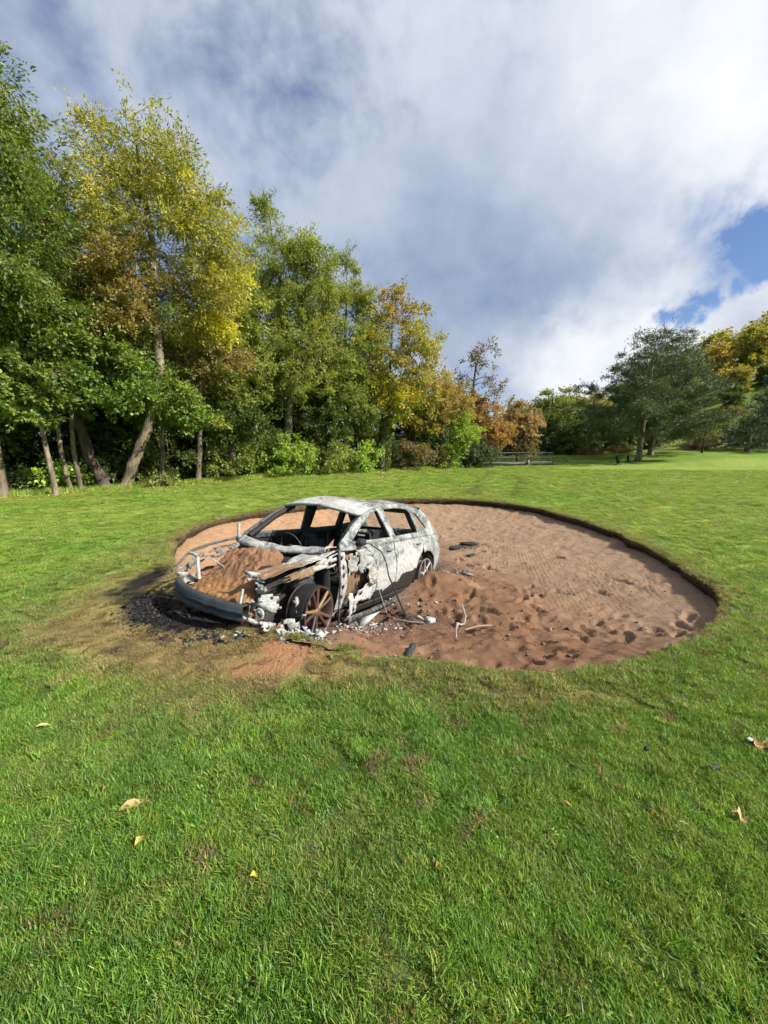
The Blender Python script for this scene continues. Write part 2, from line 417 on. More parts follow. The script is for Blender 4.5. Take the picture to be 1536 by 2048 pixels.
tag(obj('bunker_sand', np.stack([fx, fy, fz], 1)[used], remap[F], M_sand, smooth=True, cols={'col': SC[used]}), kind='structure')
def sand_z(x, y):
    i = int(round((x - sx[0]) / SP)); j = int(round((y - sy[0]) / SP))
    return float(fz[j * nx + i])

# ================================================================== GRASS (real blades, instanced tufts)
def blade_mat():
    m = bpy.data.materials.new('grass_blade'); m.use_nodes = True
    T = NT(m.node_tree); T.n.clear()
    a = T.node('ShaderNodeAttribute', attribute_name='blade')
    t = T.node('ShaderNodeAttribute', attribute_name='tint', attribute_type='INSTANCER')
    c = T.mix(1.0, t.outputs['Color'], a.outputs['Color'], 'MULTIPLY')
    p = T.node('ShaderNodeBsdfPrincipled'); T.l.new(c, p.inputs['Base Color'])
    p.inputs['Roughness'].default_value = 0.45; p.inputs['Specular IOR Level'].default_value = 0.35
    tr = T.node('ShaderNodeBsdfTranslucent')
    T.l.new(T.mix(1.0, c, rgb(1.15, 1.1, 0.55), 'MULTIPLY'), tr.inputs[0])
    mx = T.node('ShaderNodeMixShader'); mx.inputs[0].default_value = 0.38
    T.l.new(p.outputs[0], mx.inputs[1]); T.l.new(tr.outputs[0], mx.inputs[2])
    o = T.node('ShaderNodeOutputMaterial'); T.l.new(mx.outputs[0], o.inputs[0])
    return m
M_blade = blade_mat()
tufts = bpy.data.collections.new('grass_tuft_library')     # not linked: only instanced
def make_tuft(i, n=460, rad=0.105, lmin=0.022, lmax=0.050, wid=0.0019, flat=0.55):
    rs = np.random.default_rng(100 + i)
    V, F, C = [], [], []
    lean0 = rs.uniform(0, 2 * np.pi)
    for k in range(n):
        r = rad * math.sqrt(rs.random()); a = rs.uniform(0, 2 * np.pi)
        bx, by = r * math.cos(a), r * math.sin(a)
        L = rs.uniform(lmin, lmax) * (0.7 + 0.5 * rs.random()); w = wid * rs.uniform(0.6, 1.25)
        h = rs.uniform(0, 2 * np.pi) if rs.random() < 0.7 else lean0 + rs.normal(0, 0.5)
        tilt = abs(rs.normal(0.35, 0.4)) * flat + 0.15; bend = rs.uniform(0.2, 1.1)
        ux, uy = math.cos(h), math.sin(h); tw = rs.normal(0, 0.6)
        sxv, syv = -math.sin(h + tw), math.cos(h + tw)
        p = np.array([bx, by, -0.004]); ang = tilt; b0 = len(V)
        tone = rs.uniform(0.6, 1.30); hue = rs.normal(0, 0.12); dead = rs.random() < 0.045
        for s in range(3):
            ww = w * (1.0, 0.85, 0.0)[s]
            col = np.array([1 + hue * 1.2, 1.0, 1 - hue]) * tone
            if dead: col = np.array([1.7, 1.0, 2.2]) * tone
            if s < 2:
                V += [p + np.array([sxv, syv, 0]) * ww, p - np.array([sxv, syv, 0]) * ww]; C += [col, col]
            else: V.append(p.copy()); C.append(col)
            p = p + np.array([ux * math.sin(ang), uy * math.sin(ang), math.cos(ang)]) * L / 2; ang += bend * (0.5 + 0.5 * s)
        F += [(b0, b0 + 1, b0 + 3, b0 + 2), (b0 + 2, b0 + 3, b0 + 4)]
    me = mesh('grass_tuft', np.array(V), F, M_blade, cols={'blade': np.clip(np.array(C), 0, 3)})
    o = bpy.data.objects.new('grass_tuft', me); tufts.objects.link(o)
for i in range(5): make_tuft(i)
make_tuft(5, n=420, lmin=0.035, lmax=0.075, flat=0.8)             # longer, looser tuft
make_tuft(6, n=460, lmin=0.012, lmax=0.026, flat=1.5)             # flattened mat
make_tuft(7, n=200, lmin=0.010, lmax=0.020, wid=0.0045, flat=1.9)  # clover-like low leaves

make_tuft(8, n=90, rad=0.045, lmin=0.02, lmax=0.055)              # small tufts for ragged edges
def scatter(n_per_m2, ymin, ymax, half=1.06, extra=1.2):
    area = half * (ymax ** 2 - ymin ** 2) + 2 * extra * (ymax - ymin)
    n = int(area * n_per_m2)
    u = rng.random(n)
    y = np.sqrt(ymin ** 2 + u * (ymax ** 2 - ymin ** 2)); x = (rng.random(n) * 2 - 1) * (half * y + extra)
    return x, y
PX, PY, PS = [], [], []
for den_, y0, y1, sc in ((290, 0.3, 2.2, 0.82), (200, 2.2, 3.6, 0.92), (95, 3.6, 6.5, 1.1), (75, 6.5, 11, 1.2), (36, 11, 19, 1.5), (15, 19, 34, 1.9), (4, 34, 58, 2.5)):
    x, y = scatter(den_, y0, y1); PX.append(x); PY.append(y); PS.append(np.full(len(x), sc))
# ragged turf hanging over the lip
tt = rng.uniform(-np.pi, np.pi, 13000); rr_ = rim_r(tt) + rng.normal(0.04, 0.045, 13000)
PX.append(BC[0] + rr_ * np.cos(tt)); PY.append(BC[1] + rr_ * np.sin(tt)); PS.append(np.full(13000, 1.05))
x = np.concatenate(PX); y = np.concatenate(PY); s = np.concatenate(PS)
D_, T_ = inside_depth(x, y)
big = np.arange(len(x)) < len(x) - 13000
keep = (D_ < np.where(big, -0.05, 0.035)) & ~((y > wood_line(x) + 0.6) & (x < 11.5))
dry, ch, soil = burn_masks(x, y)
keep &= ~((green_mask(x, y) > 0.4) | ((y > 36) & (x > 24)))
keep &= rng.random(len(x)) > np.clip(soil * 1.1 + ch * 0.65, 0, 0.97)
x, y, s, dry, ch, D_ = x[keep], y[keep], s[keep], dry[keep], ch[keep], D_[keep]
N = len(x)
n1 = fbm(x, y, 0.7, 131, 3); n2 = fbm(x, y, 0.16, 137, 2); n3 = fbm(x, y, 2.6, 139, 3)
far = sstep(2.5, 10, np.hypot(x, y))
g_dark = np.array([0.108, 0.245, 0.032]); g_mid = np.array([0.20, 0.345, 0.045]); g_yel = np.array([0.33, 0.42, 0.08])
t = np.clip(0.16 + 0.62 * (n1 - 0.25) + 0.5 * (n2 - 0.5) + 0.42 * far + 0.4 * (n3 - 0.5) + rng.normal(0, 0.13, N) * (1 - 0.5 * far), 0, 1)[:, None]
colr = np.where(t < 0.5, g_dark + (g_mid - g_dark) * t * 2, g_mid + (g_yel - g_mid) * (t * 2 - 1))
drym = np.clip(dry * 1.1 + rng.normal(0, 0.13, N), 0, 1)[:, None]
straw = np.array([0.32, 0.255, 0.115]) * rng.uniform(0.6, 1.25, N)[:, None]
colr = colr * (1 - drym) + straw * drym
g = green_mask(x, y)[:, None]
colr = colr * (1 - g) + np.array([0.23, 0.36, 0.05]) * g
trk = (0.55 * track_mask(x, y))[:, None]
colr = colr * (1 - trk) + np.array([0.09, 0.12, 0.03]) * trk
# the odd dead tuft in the green
odd = (rng.random(N) < 0.022)[:, None]
colr = np.where(odd, straw * 0.9, colr)
chm = np.clip(ch * 1.7 + rng.normal(0, 0.1, N) * (ch > 0.05), 0, 1)[:, None]
colr = colr * (1 - chm) + np.array([0.02, 0.018, 0.016]) * chm
colr *= rng.uniform(0.82, 1.18, N)[:, None]
s = s * (1 - 0.45 * green_mask(x, y))
sc = s * (0.86 + 0.32 * n2 + 0.2 * rng.random(N)) * (1 - 0.35 * np.clip(dry, 0, 1)) * (1 - 0.4 * ch)
var = rng.integers(0, 5, N)
r_ = rng.random(N)
var = np.where(r_ < 0.10, 5, np.where(r_ < 0.24, 6, np.where(r_ < 0.30, 7, var)))
var = np.where((dry > 0.45) & (r_ < 0.6), 6, var)
rim_t = D_ > -0.10
var = np.where(rim_t, 8, var)
gme = bpy.data.meshes.new('lawn_grass')
gme.vertices.add(N); gme.vertices.foreach_set('co', np.stack([x, y, terrain(x, y)], 1).astype(np.float32).ravel())
def attr(nm, typ, key, arr):
    a = gme.attributes.new(nm, typ, 'POINT'); a.data.foreach_set(key, np.ascontiguousarray(arr).ravel())
attr('tint', 'FLOAT_COLOR', 'color', np.concatenate([colr, np.ones((N, 1))], 1).astype(np.float32))
hz = 0.85 - 0.35 * sstep(2.5, 9, np.hypot(x, y))             # mown shorter than the tufts are wide
attr('sz', 'FLOAT_VECTOR', 'vector', np.stack([sc, sc, sc * hz], 1).astype(np.float32))
attr('var', 'INT', 'value', var.astype(np.int32))
rot = np.stack([rng.normal(0, 0.16, N), rng.normal(0, 0.16, N), rng.uniform(0, 6.283, N)], 1)
# turf right on the lip leans over the drop
ang = np.arctan2(y - BC[1], x - BC[0])
lean = np.where(D_ > -0.03, 0.5, 0.0)
rot[:, 0] += lean * np.sin(ang); rot[:, 1] += -lean * np.cos(ang)
attr('rot', 'FLOAT_VECTOR', 'vector', rot.astype(np.float32))
grass = tag(link(bpy.data.objects.new('lawn_grass', gme)), 'short green mown grass covering the fairway around the bunker', 'grass', kind='stuff')
ng = bpy.data.node_groups.new('grass_instancer', 'GeometryNodeTree')
ng.interface.new_socket('Geometry', in_out='INPUT', socket_type='NodeSocketGeometry')
ng.interface.new_socket('Geometry', in_out='OUTPUT', socket_type='NodeSocketGeometry')
gi = ng.nodes.new('NodeGroupInput'); go = ng.nodes.new('NodeGroupOutput')
ci = ng.nodes.new('GeometryNodeCollectionInfo'); ci.inputs['Collection'].default_value = tufts
ci.inputs['Separate Children'].default_value = True; ci.inputs['Reset Children'].default_value = True
iop = ng.nodes.new('GeometryNodeInstanceOnPoints'); iop.inputs['Pick Instance'].default_value = True
def named(nm, typ):
    nd = ng.nodes.new('GeometryNodeInputNamedAttribute'); nd.data_type = typ; nd.inputs['Name'].default_value = nm
    return nd.outputs['Attribute']
e2r = ng.nodes.new('FunctionNodeEulerToRotation')
ng.links.new(named('rot', 'FLOAT_VECTOR'), e2r.inputs[0])
ng.links.new(gi.outputs[0], iop.inputs['Points']); ng.links.new(ci.outputs[0], iop.inputs['Instance'])
ng.links.new(named('var', 'INT'), iop.inputs['Instance Index']); ng.links.new(e2r.outputs[0], iop.inputs['Rotation'])
ng.links.new(named('sz', 'FLOAT_VECTOR'), iop.inputs['Scale']); ng.links.new(iop.outputs[0], go.inputs[0])
grass.modifiers.new('instances', 'NODES').node_group = ng
print('grass tufts', N)

# ================================================================== TREES
def leaf_mat(name, trans=0.35, rough=0.5):
    m = bpy.data.materials.new(name); m.use_nodes = True
    T = NT(m.node_tree); T.n.clear()
    a = T.node('ShaderNodeAttribute', attribute_name='leafcol')
    p = T.node('ShaderNodeBsdfPrincipled'); T.l.new(a.outputs['Color'], p.inputs['Base Color'])
    p.inputs['Roughness'].default_value = rough; p.inputs['Specular IOR Level'].default_value = 0.35
    tr = T.node('ShaderNodeBsdfTranslucent')
    T.l.new(T.mix(1.0, a.outputs['Color'], rgb(1.7, 1.5, 0.5), 'MULTIPLY'), tr.inputs[0])
    mx = T.node('ShaderNodeMixShader'); mx.inputs[0].default_value = trans
    T.l.new(p.outputs[0], mx.inputs[1]); T.l.new(tr.outputs[0], mx.inputs[2])
    o = T.node('ShaderNodeOutputMaterial'); T.l.new(mx.outputs[0], o.inputs[0])
    return m
M_leaf = leaf_mat('leaf'); M_needle = leaf_mat('needle', 0.12, 0.6)
def bark_mat(name, c1, c2, sc=6):
    m = bpy.data.materials.new(name); m.use_nodes = True
    T = NT(m.node_tree); p = T.n['Principled BSDF']
    co = T.node('ShaderNodeTexCoord').outputs['Object']
    mp = T.node('ShaderNodeMapping'); mp.inputs['Scale'].default_value = (1, 1, 0.28); T.l.new(co, mp.inputs[0])
    n = T.noise(mp.outputs[0], sc, 6, 0.65); n2 = T.noise(co, sc * 0.4, 4, 0.6)
    f = T.math('ADD', T.math('MULTIPLY', T.ramp(n, 0.35, 0.68), 0.7), T.math('MULTIPLY', T.ramp(n2, 0.4, 0.65), 0.4))
    T.l.new(T.mix(f, rgb(*c1), rgb(*c2)), p.inputs['Base Color']); p.inputs['Roughness'].default_value = 0.9
    b = T.node('ShaderNodeBump'); b.inputs['Strength'].default_value = 0.7; b.inputs['Distance'].default_value = 0.03
    T.l.new(n, b.inputs['Height']); T.l.new(b.outputs[0], p.inputs['Normal'])
    return m
M_bark = bark_mat('bark_grey_brown', (0.055, 0.042, 0.028), (0.22, 0.175, 0.12))
M_bark_pale = bark_mat('bark_pale', (0.07, 0.055, 0.036), (0.30, 0.25, 0.17), 5)
M_bark_dark = bark_mat('bark_dark', (0.030, 0.022, 0.016), (0.11, 0.085, 0.06))

def tube(P, Rr, n=6):
    P = np.asarray(P, float); m = len(P)
    Tn = np.gradient(P, axis=0); Tn /= np.linalg.norm(Tn, axis=1)[:, None] + 1e-9
    a0 = np.cross(Tn[0], (1., 0, 0) if abs(Tn[0, 0]) < 0.8 else (0, 1., 0)); A = np.empty_like(P)
    for i in range(m):                       # carry one frame along so the tube never twists
        a0 = a0 - Tn[i] * np.dot(a0, Tn[i]); a0 = a0 / (np.linalg.norm(a0) + 1e-9); A[i] = a0
    B = np.cross(Tn, A)
    a = np.linspace(0, 2 * np.pi, n, endpoint=False)
    V = P[:, None, :] + (A[:, None, :] * np.cos(a)[None, :, None] + B[:, None, :] * np.sin(a)[None, :, None]) * np.asarray(Rr, float)[:, None, None]
    i = np.arange(m - 1)[:, None] * n; j = np.arange(n)[None, :]; k = (j + 1) % n
    F = np.stack([i + j, i + n + j, i + n + k, i + k], -1).reshape(-1, 4)
    return V.reshape(-1, 3), F
class Acc:
    def __init__(self): self.V = []; self.F = []; self.n = 0
    def add(self, V, F): self.V.append(V); self.F.append(np.asarray(F) + self.n); self.n += len(V)
    def get(self): return np.concatenate(self.V), np.concatenate(self.F)

def leaves(C, Dr, size, asp, rs, up=0.45, droop=0.25):
    """rhombic leaves at C pointing roughly along Dr -> V, F"""
    n = len(C)
    t = Dr + rs.normal(0, 0.55, (n, 3)); t[:, 2] -= droop; t /= np.linalg.norm(t, axis=1)[:, None] + 1e-9
    nr = rs.normal(0, 1, (n, 3)) * (1 - up) + np.array([0, 0, 1.0]) * up * 1.4
    b = np.cross(t, nr); b /= np.linalg.norm(b, axis=1)[:, None] + 1e-9
    nn = np.cross(b, t)
    L = (size * rs.uniform(0.6, 1.35, n))[:, None]; w = L * asp
    mid = C + t * L * 0.5 + nn * L * 0.10
    V = np.stack([C, mid + b * w * 0.5, C + t * L, mid - b * w * 0.5], 1).reshape(-1, 3)
    F = (np.arange(n)[:, None] * 4 + np.arange(4)[None, :])
    return V, F

TONE = 1.85
def pal_pick(pal, n, rs, jit=0.16):
    w = np.array([p[3] for p in pal], float); w /= w.sum()
    c = np.array([p[:3] for p in pal])[rs.choice(len(pal), n, p=w)]
    return c * TONE * rs.uniform(1 - jit, 1 + jit, (n, 1))

GREEN = [(0.056, 0.090, 0.020, 3), (0.085, 0.125, 0.026, 3), (0.040, 0.062, 0.017, 2), (0.14, 0.165, 0.032, 2)]
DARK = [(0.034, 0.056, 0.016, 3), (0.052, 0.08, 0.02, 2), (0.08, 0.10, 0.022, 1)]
ASHY = [(0.165, 0.18, 0.034, 3), (0.225, 0.225, 0.040, 3), (0.115, 0.14, 0.034, 3), (0.28, 0.25, 0.05, 1), (0.09, 0.10, 0.034, 2)]
YELL = [(0.34, 0.31, 0.04, 3), (0.27, 0.275, 0.04, 3), (0.22, 0.25, 0.03, 1)]
BRONZE = [(0.15, 0.13, 0.045, 3), (0.20, 0.145, 0.06, 2), (0.08, 0.105, 0.03, 3), (0.11, 0.08, 0.04, 1)]
OLIVE = [(0.105, 0.14, 0.034, 3), (0.145, 0.175, 0.042, 3), (0.07, 0.10, 0.026, 2), (0.19, 0.20, 0.055, 1)]
LIME = [(0.14, 0.23, 0.035, 3), (0.20, 0.27, 0.045, 2), (0.085, 0.15, 0.03, 2)]
GOLD = [(0.25, 0.20, 0.045, 3), (0.27, 0.165, 0.05, 2), (0.18, 0.18, 0.038, 4), (0.18, 0.12, 0.05, 1), (0.13, 0.15, 0.034, 2)]
ORANGE = [(0.21, 0.135, 0.052, 3), (0.25, 0.165, 0.05, 2), (0.17, 0.10, 0.045, 2), (0.15, 0.14, 0.04, 3)]
RUSSET = [(0.19, 0.115, 0.068, 3), (0.24, 0.15, 0.08, 2), (0.15, 0.085, 0.05, 2), (0.17, 0.15, 0.05, 1)]
PINE = [(0.034, 0.056, 0.023, 3), (0.05, 0.072, 0.028, 3), (0.024, 0.04, 0.018, 2), (0.075, 0.08, 0.03, 1)]
for _p in (GOLD, ORANGE, RUSSET): _p[:] = [(a * 0.86, b * 0.95, c, w) for a, b, c, w in _p]
BROWNISH = [(0.10, 0.085, 0.04, 3), (0.07, 0.075, 0.03, 2), (0.14, 0.10, 0.05, 1)]

def grow(trunk, lobes, rs, per, size, asp, crad, pal, lobepal=None, twigs=9, up=0.45, flat=0.75, shell=0.45, needle=False, limb_k=0.011, droop=0.25, minh=0.0):
    """trunk: [(x,y,z,r)...] relative to the base; lobes: (cx,cy,cz,rx,ry,rz,n[,palette])"""
    wood = Acc(); T = np.array(trunk, float)
    # densify trunk with slight wobble
    tt = np.linspace(0, len(T) - 1, max(8, int(len(T) * 4)))
    P = np.stack([np.interp(tt, np.arange(len(T)), T[:, k]) for k in range(4)], 1)
    P[1:-1, :2] += rs.normal(0, 0.10, (len(P) - 2, 2)) * P[1:-1, 3:4]
    rad = P[:, 3].copy(); rad[0] *= 1.35
    wood.add(*tube(P[:, :3], rad, 9))
    nodes = [P[:, :3]]; nrad = [P[:, 3]]
    cl, cp = [], []
    for lb in lobes:
        n = lb[6]; pl = lb[7] if len(lb) > 7 else pal
        u = rs.normal(0, 1, (n, 3)); u /= np.linalg.norm(u, axis=1)[:, None]
        q = rs.random(n) ** (shell) ; q = np.clip(q, 0.12, 1)
        c = np.array(lb[:3]) + u * q[:, None] * np.array(lb[3:6])
        cl.append(c); cp += [pl] * n
    cl = np.concatenate(cl)
    ok = cl[:, 2] > minh; cl = cl[ok]; cp = [p for p, o in zip(cp, ok) if o]
    dtr = np.min(np.linalg.norm(cl[:, None, :] - P[None, :, :3], axis=2), axis=1)
    LV, LF, LC, ln = [], [], [], 0
    for i in np.argsort(dtr):
        c = cl[i]
        Nn = np.concatenate(nodes); Rn = np.concatenate(nrad)
        dv = c - Nn; dist = np.linalg.norm(dv, axis=1)
        cost = dist + np.where(dv[:, 2] < 0.15 * dist, 0.9 * (0.15 * dist - dv[:, 2]), 0) + np.where(Nn[:, 2] < minh * 0.8, 2.0, 0)
        k = int(np.argmin(cost)); a = Nn[k]; L = dist[k]
        r0 = min(Rn[k] * 0.72, 0.012 + limb_k * L * 2.2); r1 = 0.006
        m = max(3, int(L / 0.5) + 2); s = np.linspace(0, 1, m)[:, None]
        ctrl = a + (c - a) * 0.5 + np.array([0, 0, 0.12 * L]) + rs.normal(0, 0.07 * L, 3)
        B = (1 - s) ** 2 * a + 2 * s * (1 - s) * ctrl + s ** 2 * c
        rb = r0 + (r1 - r0) * s[:, 0]
        wood.add(*tube(B, rb, 5 if r0 > 0.03 else 4)); nodes.append(B[1:]); nrad.append(rb[1:])
        # twigs with leaves set along them
        out = c - P[np.argmin(np.abs(P[:, 2] - c[2])), :3]; out[2] *= 0.3; out /= np.linalg.norm(out) + 1e-6
        R_ = crad * rs.uniform(0.7, 1.3)
        tdir = rs.normal(0, 1, (twigs, 3)) + out * 0.7; tdir[:, 2] = tdir[:, 2] * flat + 0.12
        tdir /= np.linalg.norm(tdir, axis=1)[:, None]
        tl = R_ * rs.uniform(0.55, 1.25, twigs)
        for q in range(0, twigs, 2):
            e = c + tdir[q] * tl[q] + np.array([0, 0, -0.08 * tl[q]])
            wood.add(*tube(np.stack([c, (c + e) / 2 + np.array([0, 0, 0.05 * tl[q]]), e]), [0.008, 0.006, 0.003], 3))
        nl = int(per * 1.5 * rs.uniform(0.7, 1.3)); w = rs.integers(0, twigs, nl); s = rs.random(nl) ** 0.7
        C = c + tdir[w] * (tl[w] * s)[:, None] + rs.normal(0, 0.10 * R_, (nl, 3)); C[:, 2] -= 0.10 * tl[w] * s * s
        v, f = leaves(C, tdir[w], size * 1.0, asp, rs, up, droop)
        tone = rs.uniform(0.8, 1.2)
        pl = cp[i]; own = pal_pick(pl, 1, rs)[0]
        col = (pal_pick(pl, nl, rs) * 0.6 + own * 0.4) * tone
        LV.append(v); LF.append(f + ln); ln += len(v); LC.append(np.repeat(col, 4, 0))
    return wood.get(), (np.concatenate(LV), np.concatenate(LF), np.concatenate(LC))

n_leaf = 0
def tree(name, label, base, trunk, lobes, per, size, asp, crad, pal, seed, bark=None, cat='tree', group=None, leafm=None, crown='crown', stem='trunk', **kw):
    global n_leaf
    rs = np.random.default_rng(seed)
    (wv, wf), (lv, lf, lc) = grow(trunk, lobes, rs, per, size, asp, crad, pal, **kw)
    n_leaf += len(lf)
    z = float(terrain(np.array([base[0]]), np.array([base[1]]))[0]) - 0.05
    o = tag(empty(name, (base[0], base[1], z)), label, cat, group)
    obj(stem, wv, wf, bark or M_bark, o, smooth=True)
    obj(crown, lv, lf, leafm or M_leaf, o, cols={'leafcol': lc})
    return o
def copy_tree(src, label, x, y, rz, sc, sz=None, group=None):
    o = src.copy(); COL.objects.link(o)
    z = float(terrain(np.array([x]), np.array([y]))[0]) - 0.05
    o.location = (x, y, z); o.rotation_euler = (0, 0, rz); o.scale = (sc, sc, sz or sc); o['label'] = label
    if group: o['group'] = group
    for ch_ in src.children:
        c = ch_.copy(); COL.objects.link(c); c.parent = o
    return o
WG = 'trees at the left edge of the fairway'

# ---- left wood, front row (x, y of each trunk foot on the grass edge)
tree('ash_tree', 'tall dark green tree at the far left edge, its narrow leaves reaching the top', (-13.2, 13.6),
     [(0, 0, 0, .15), (-.1, .1, 3, .14), (-.3, .3, 7, .14), (-.2, .6, 11, .10), (0, .8, 14, .05)],
     [(.1, .6, 10.2, 2.6, 2.4, 3.6, 105), (.4, .4, 6.5, 2.4, 2.2, 2.4, 50), (-.5, .8, 12.6, 1.8, 1.7, 1.3, 30)],
     165, 0.16, 0.34, 0.85, GREEN, 11, group=WG)
tree('ash_tree', 'tallest yellow-green tree with a pale leaning trunk and thin bare twigs on top', (-11.54, 17.5),
     [(0, 0, 0, .25), (.55, 0, 1.2, .22), (1.2, 0, 2.5, .20), (2.0, .1, 4.6, .20), (1.9, .2, 7.8, .17), (2.05, .2, 10.2, .13), (1.8, .2, 12.6, .08), (1.7, .2, 14.6, .03)],
     [(1.6, .3, 11.0, 3.8, 3.0, 3.0, 125), (1.8, .2, 13.3, 2.0, 1.8, 1.5, 36), (-.6, .4, 11.4, 1.6, 1.6, 2.2, 24), (4.2, .3, 9.6, 1.5, 1.5, 2.0, 34), (3.6, .2, 11.6, 1.5, 1.4, 1.4, 22), (1.9, 0, 8.4, 2.6, 2.0, 1.3, 30, BRONZE), (2.3, -.9, 6.0, 1.7, .8, 1.5, 22, GREEN)],
     120, 0.15, 0.32, 0.85, ASHY, 12, bark=M_bark_pale, group=WG, minh=6.8, droop=0.15)
tree('hazel_tree', 'slender straight-stemmed tree with big round leaves hanging low at far left', (-11.91, 14.3),
     [(0, 0, 0, .095), (-.2, .05, 1.6, .08), (-.3, .05, 3.2, .07), (-.1, .0, 5, .04)],
     [(.1, -.1, 4.1, 1.5, 1.4, 1.3, 30), (.4, -.4, 3.1, 0.8, 0.8, 0.5, 9), (-1.2, -.2, 3.4, 1.0, 1.0, 0.7, 12, LIME)],
     110, 0.135, 0.8, 0.55, GREEN, 13, bark=M_bark_pale, group=WG, minh=2.3)
tree('hazel_tree', 'thin trunk standing second in the close group at left, green leafy top', (-12.24, 15.4),
     [(0, 0, 0, .09), (-.25, .05, 1.7, .075), (-.3, .05, 3.4, .07), (.3, .0, 6, .03)],
     [(.5, 0, 5.6, 1.6, 1.4, 1.4, 34), (-.7, .1, 6.6, 1.5, 1.4, 1.2, 24)],
     110, 0.135, 0.75, 0.6, GREEN, 14, group=WG, minh=3.6)
tree('hazel_tree', 'thin trunk forking high beside the thick dark leaning trunk at left', (-12.05, 15.7),
     [(0, 0, 0, .09), (-.15, 0, 1.6, .075), (-.1, .05, 3.5, .08), (.2, .1, 6.4, .03)],
     [(1.0, -.2, 4.9, 1.6, 1.3, 0.9, 28), (1.9, -.3, 3.9, 1.3, 1.0, 0.6, 16), (.4, .1, 6.6, 1.7, 1.5, 1.1, 26)],
     110, 0.13, 0.75, 0.55, [(0.06, 0.11, 0.022, 3), (0.045, 0.085, 0.02, 3), (0.22, 0.23, 0.04, 1), (0.11, 0.17, 0.03, 2)], 15, group=WG, minh=3.0)
tree('hornbeam_tree', 'bronze-green broad tree on a thick dark trunk leaning left at left', (-11.9, 16.9),
     [(0, 0, 0, .26), (-.5, 0, 1.2, .21), (-.85, 0, 2.8, .18), (-.7, .1, 4.8, .16), (.2, .1, 6.6, .12), (.4, .2, 9.5, .05)],
     [(.5, -.2, 8.4, 2.9, 2.2, 1.7, 70), (1.9, -.4, 7.0, 1.9, 1.6, 1.1, 30), (-1.6, 0, 7.0, 1.8, 1.8, 1.2, 24, GREEN), (.9, -.3, 5.0, 2.1, 1.6, 1.0, 26, GREEN)],
     135, 0.12, 0.6, 0.65, BRONZE, 16, bark=M_bark_dark, group=WG, minh=4.0)
tree('hazel_tree', 'leafy tree with yellowing low sprays in front of the pale leaning trunk', (-10.3, 18.3),
     [(0, 0, 0, .10), (.2, -.1, 1.5, .08), (.4, -.2, 3.4, .06), (.4, -.2, 5.2, .03)],
     [(.5, -.5, 3.7, 1.9, 1.3, 1.0, 40), (2.1, -.5, 3.2, 1.2, 0.9, 0.5, 14), (-.3, -.2, 5.0, 1.6, 1.3, 0.8, 22), (.2, -1.2, 4.6, 1.3, .8, 1.0, 22)],
     115, 0.13, 0.75, 0.55, [(0.075, 0.13, 0.024, 3), (0.05, 0.09, 0.02, 3), (0.24, 0.23, 0.04, 1), (0.13, 0.19, 0.03, 2)], 17, group=WG, minh=2.3)
tree('ash_tree', 'slim tree with a bright yellow clump of leaves beside the tall ash', (-9.6, 20.4),
     [(0, 0, 0, .14), (.3, 0, 3, .12), (.7, -.4, 6, .09), (1.1, -.8, 8.6, .05)],
     [(1.3, -1.0, 7.7, 1.25, 1.0, 1.5, 30, YELL), (2.2, -.5, 9.3, 1.1, 1.0, 1.2, 14, YELL), (.8, -.5, 6.1, 2.0, 1.3, 1.2, 34, BRONZE), (1.6, 0, 10.4, 1.5, 1.3, 1.6, 20, ASHY)],
     105, 0.17, 0.33, 0.7, YELL, 18, group=WG, minh=4.2)
tree('oak_tree', 'dense green tree filling the gap between the yellow clump and the tall willow', (-8.6, 22.4),
     [(0, 0, 0, .22), (.1, 0, 2.5, .19), (.2, .1, 5, .14), (.5, .2, 8.4, .05)],
     [(.0, -.2, 5.6, 2.4, 2.0, 1.9, 62), (.6, -.2, 8.6, 1.8, 1.7, 1.7, 40), (.6, -.7, 3.2, 2.3, 1.5, 1.2, 44, DARK)],
     150, 0.14, 0.55, 0.7, OLIVE, 19, group=WG, minh=1.6)
tree('willow_tree', 'tall green willow with a thin leading shoot left of the orange tree', (-6.3, 26.2),
     [(0, 0, 0, .30), (.1, 0, 3, .25), (.3, .1, 6, .2), (.2, .1, 10, .13), (-.4, 0, 14, .06), (-.7, 0, 16.6, .015)],
     [(.1, 0, 11.3, 2.8, 2.2, 3.2, 110), (.6, -.6, 7.2, 3.3, 2.2, 2.6, 90), (-.7, 0, 16.0, .45, .45, .9, 6), (1.6, .2, 13.2, 1.3, 1.2, 1.4, 22), (2.4, .1, 10.2, 1.5, 1.4, 1.8, 26), (-2.3, .1, 10.4, 1.3, 1.3, 2.0, 24)],
     215, 0.17, 0.3, 0.9, OLIVE, 20, bark=M_bark_pale, group=WG, minh=3.6, droop=0.1)
tree('oak_tree', 'dark green rounded tree below the willow with pale bare limbs', (-4.9, 27.6),
     [(0, 0, 0, .24), (.1, 0, 2.2, .20), (.6, -.2, 4.2, .15), (1.0, -.2, 6.5, .05)],
     [(.1, -.5, 4.2, 3.0, 1.6, 1.9, 80), (-1.5, -.4, 5.6, 1.8, 1.5, 1.4, 36), (1.9, -.4, 6.4, 1.8, 1.5, 1.6, 36, OLIVE)],
     150, 0.15, 0.6, 0.75, DARK, 21, bark=M_bark_pale, group=WG, minh=1.4)
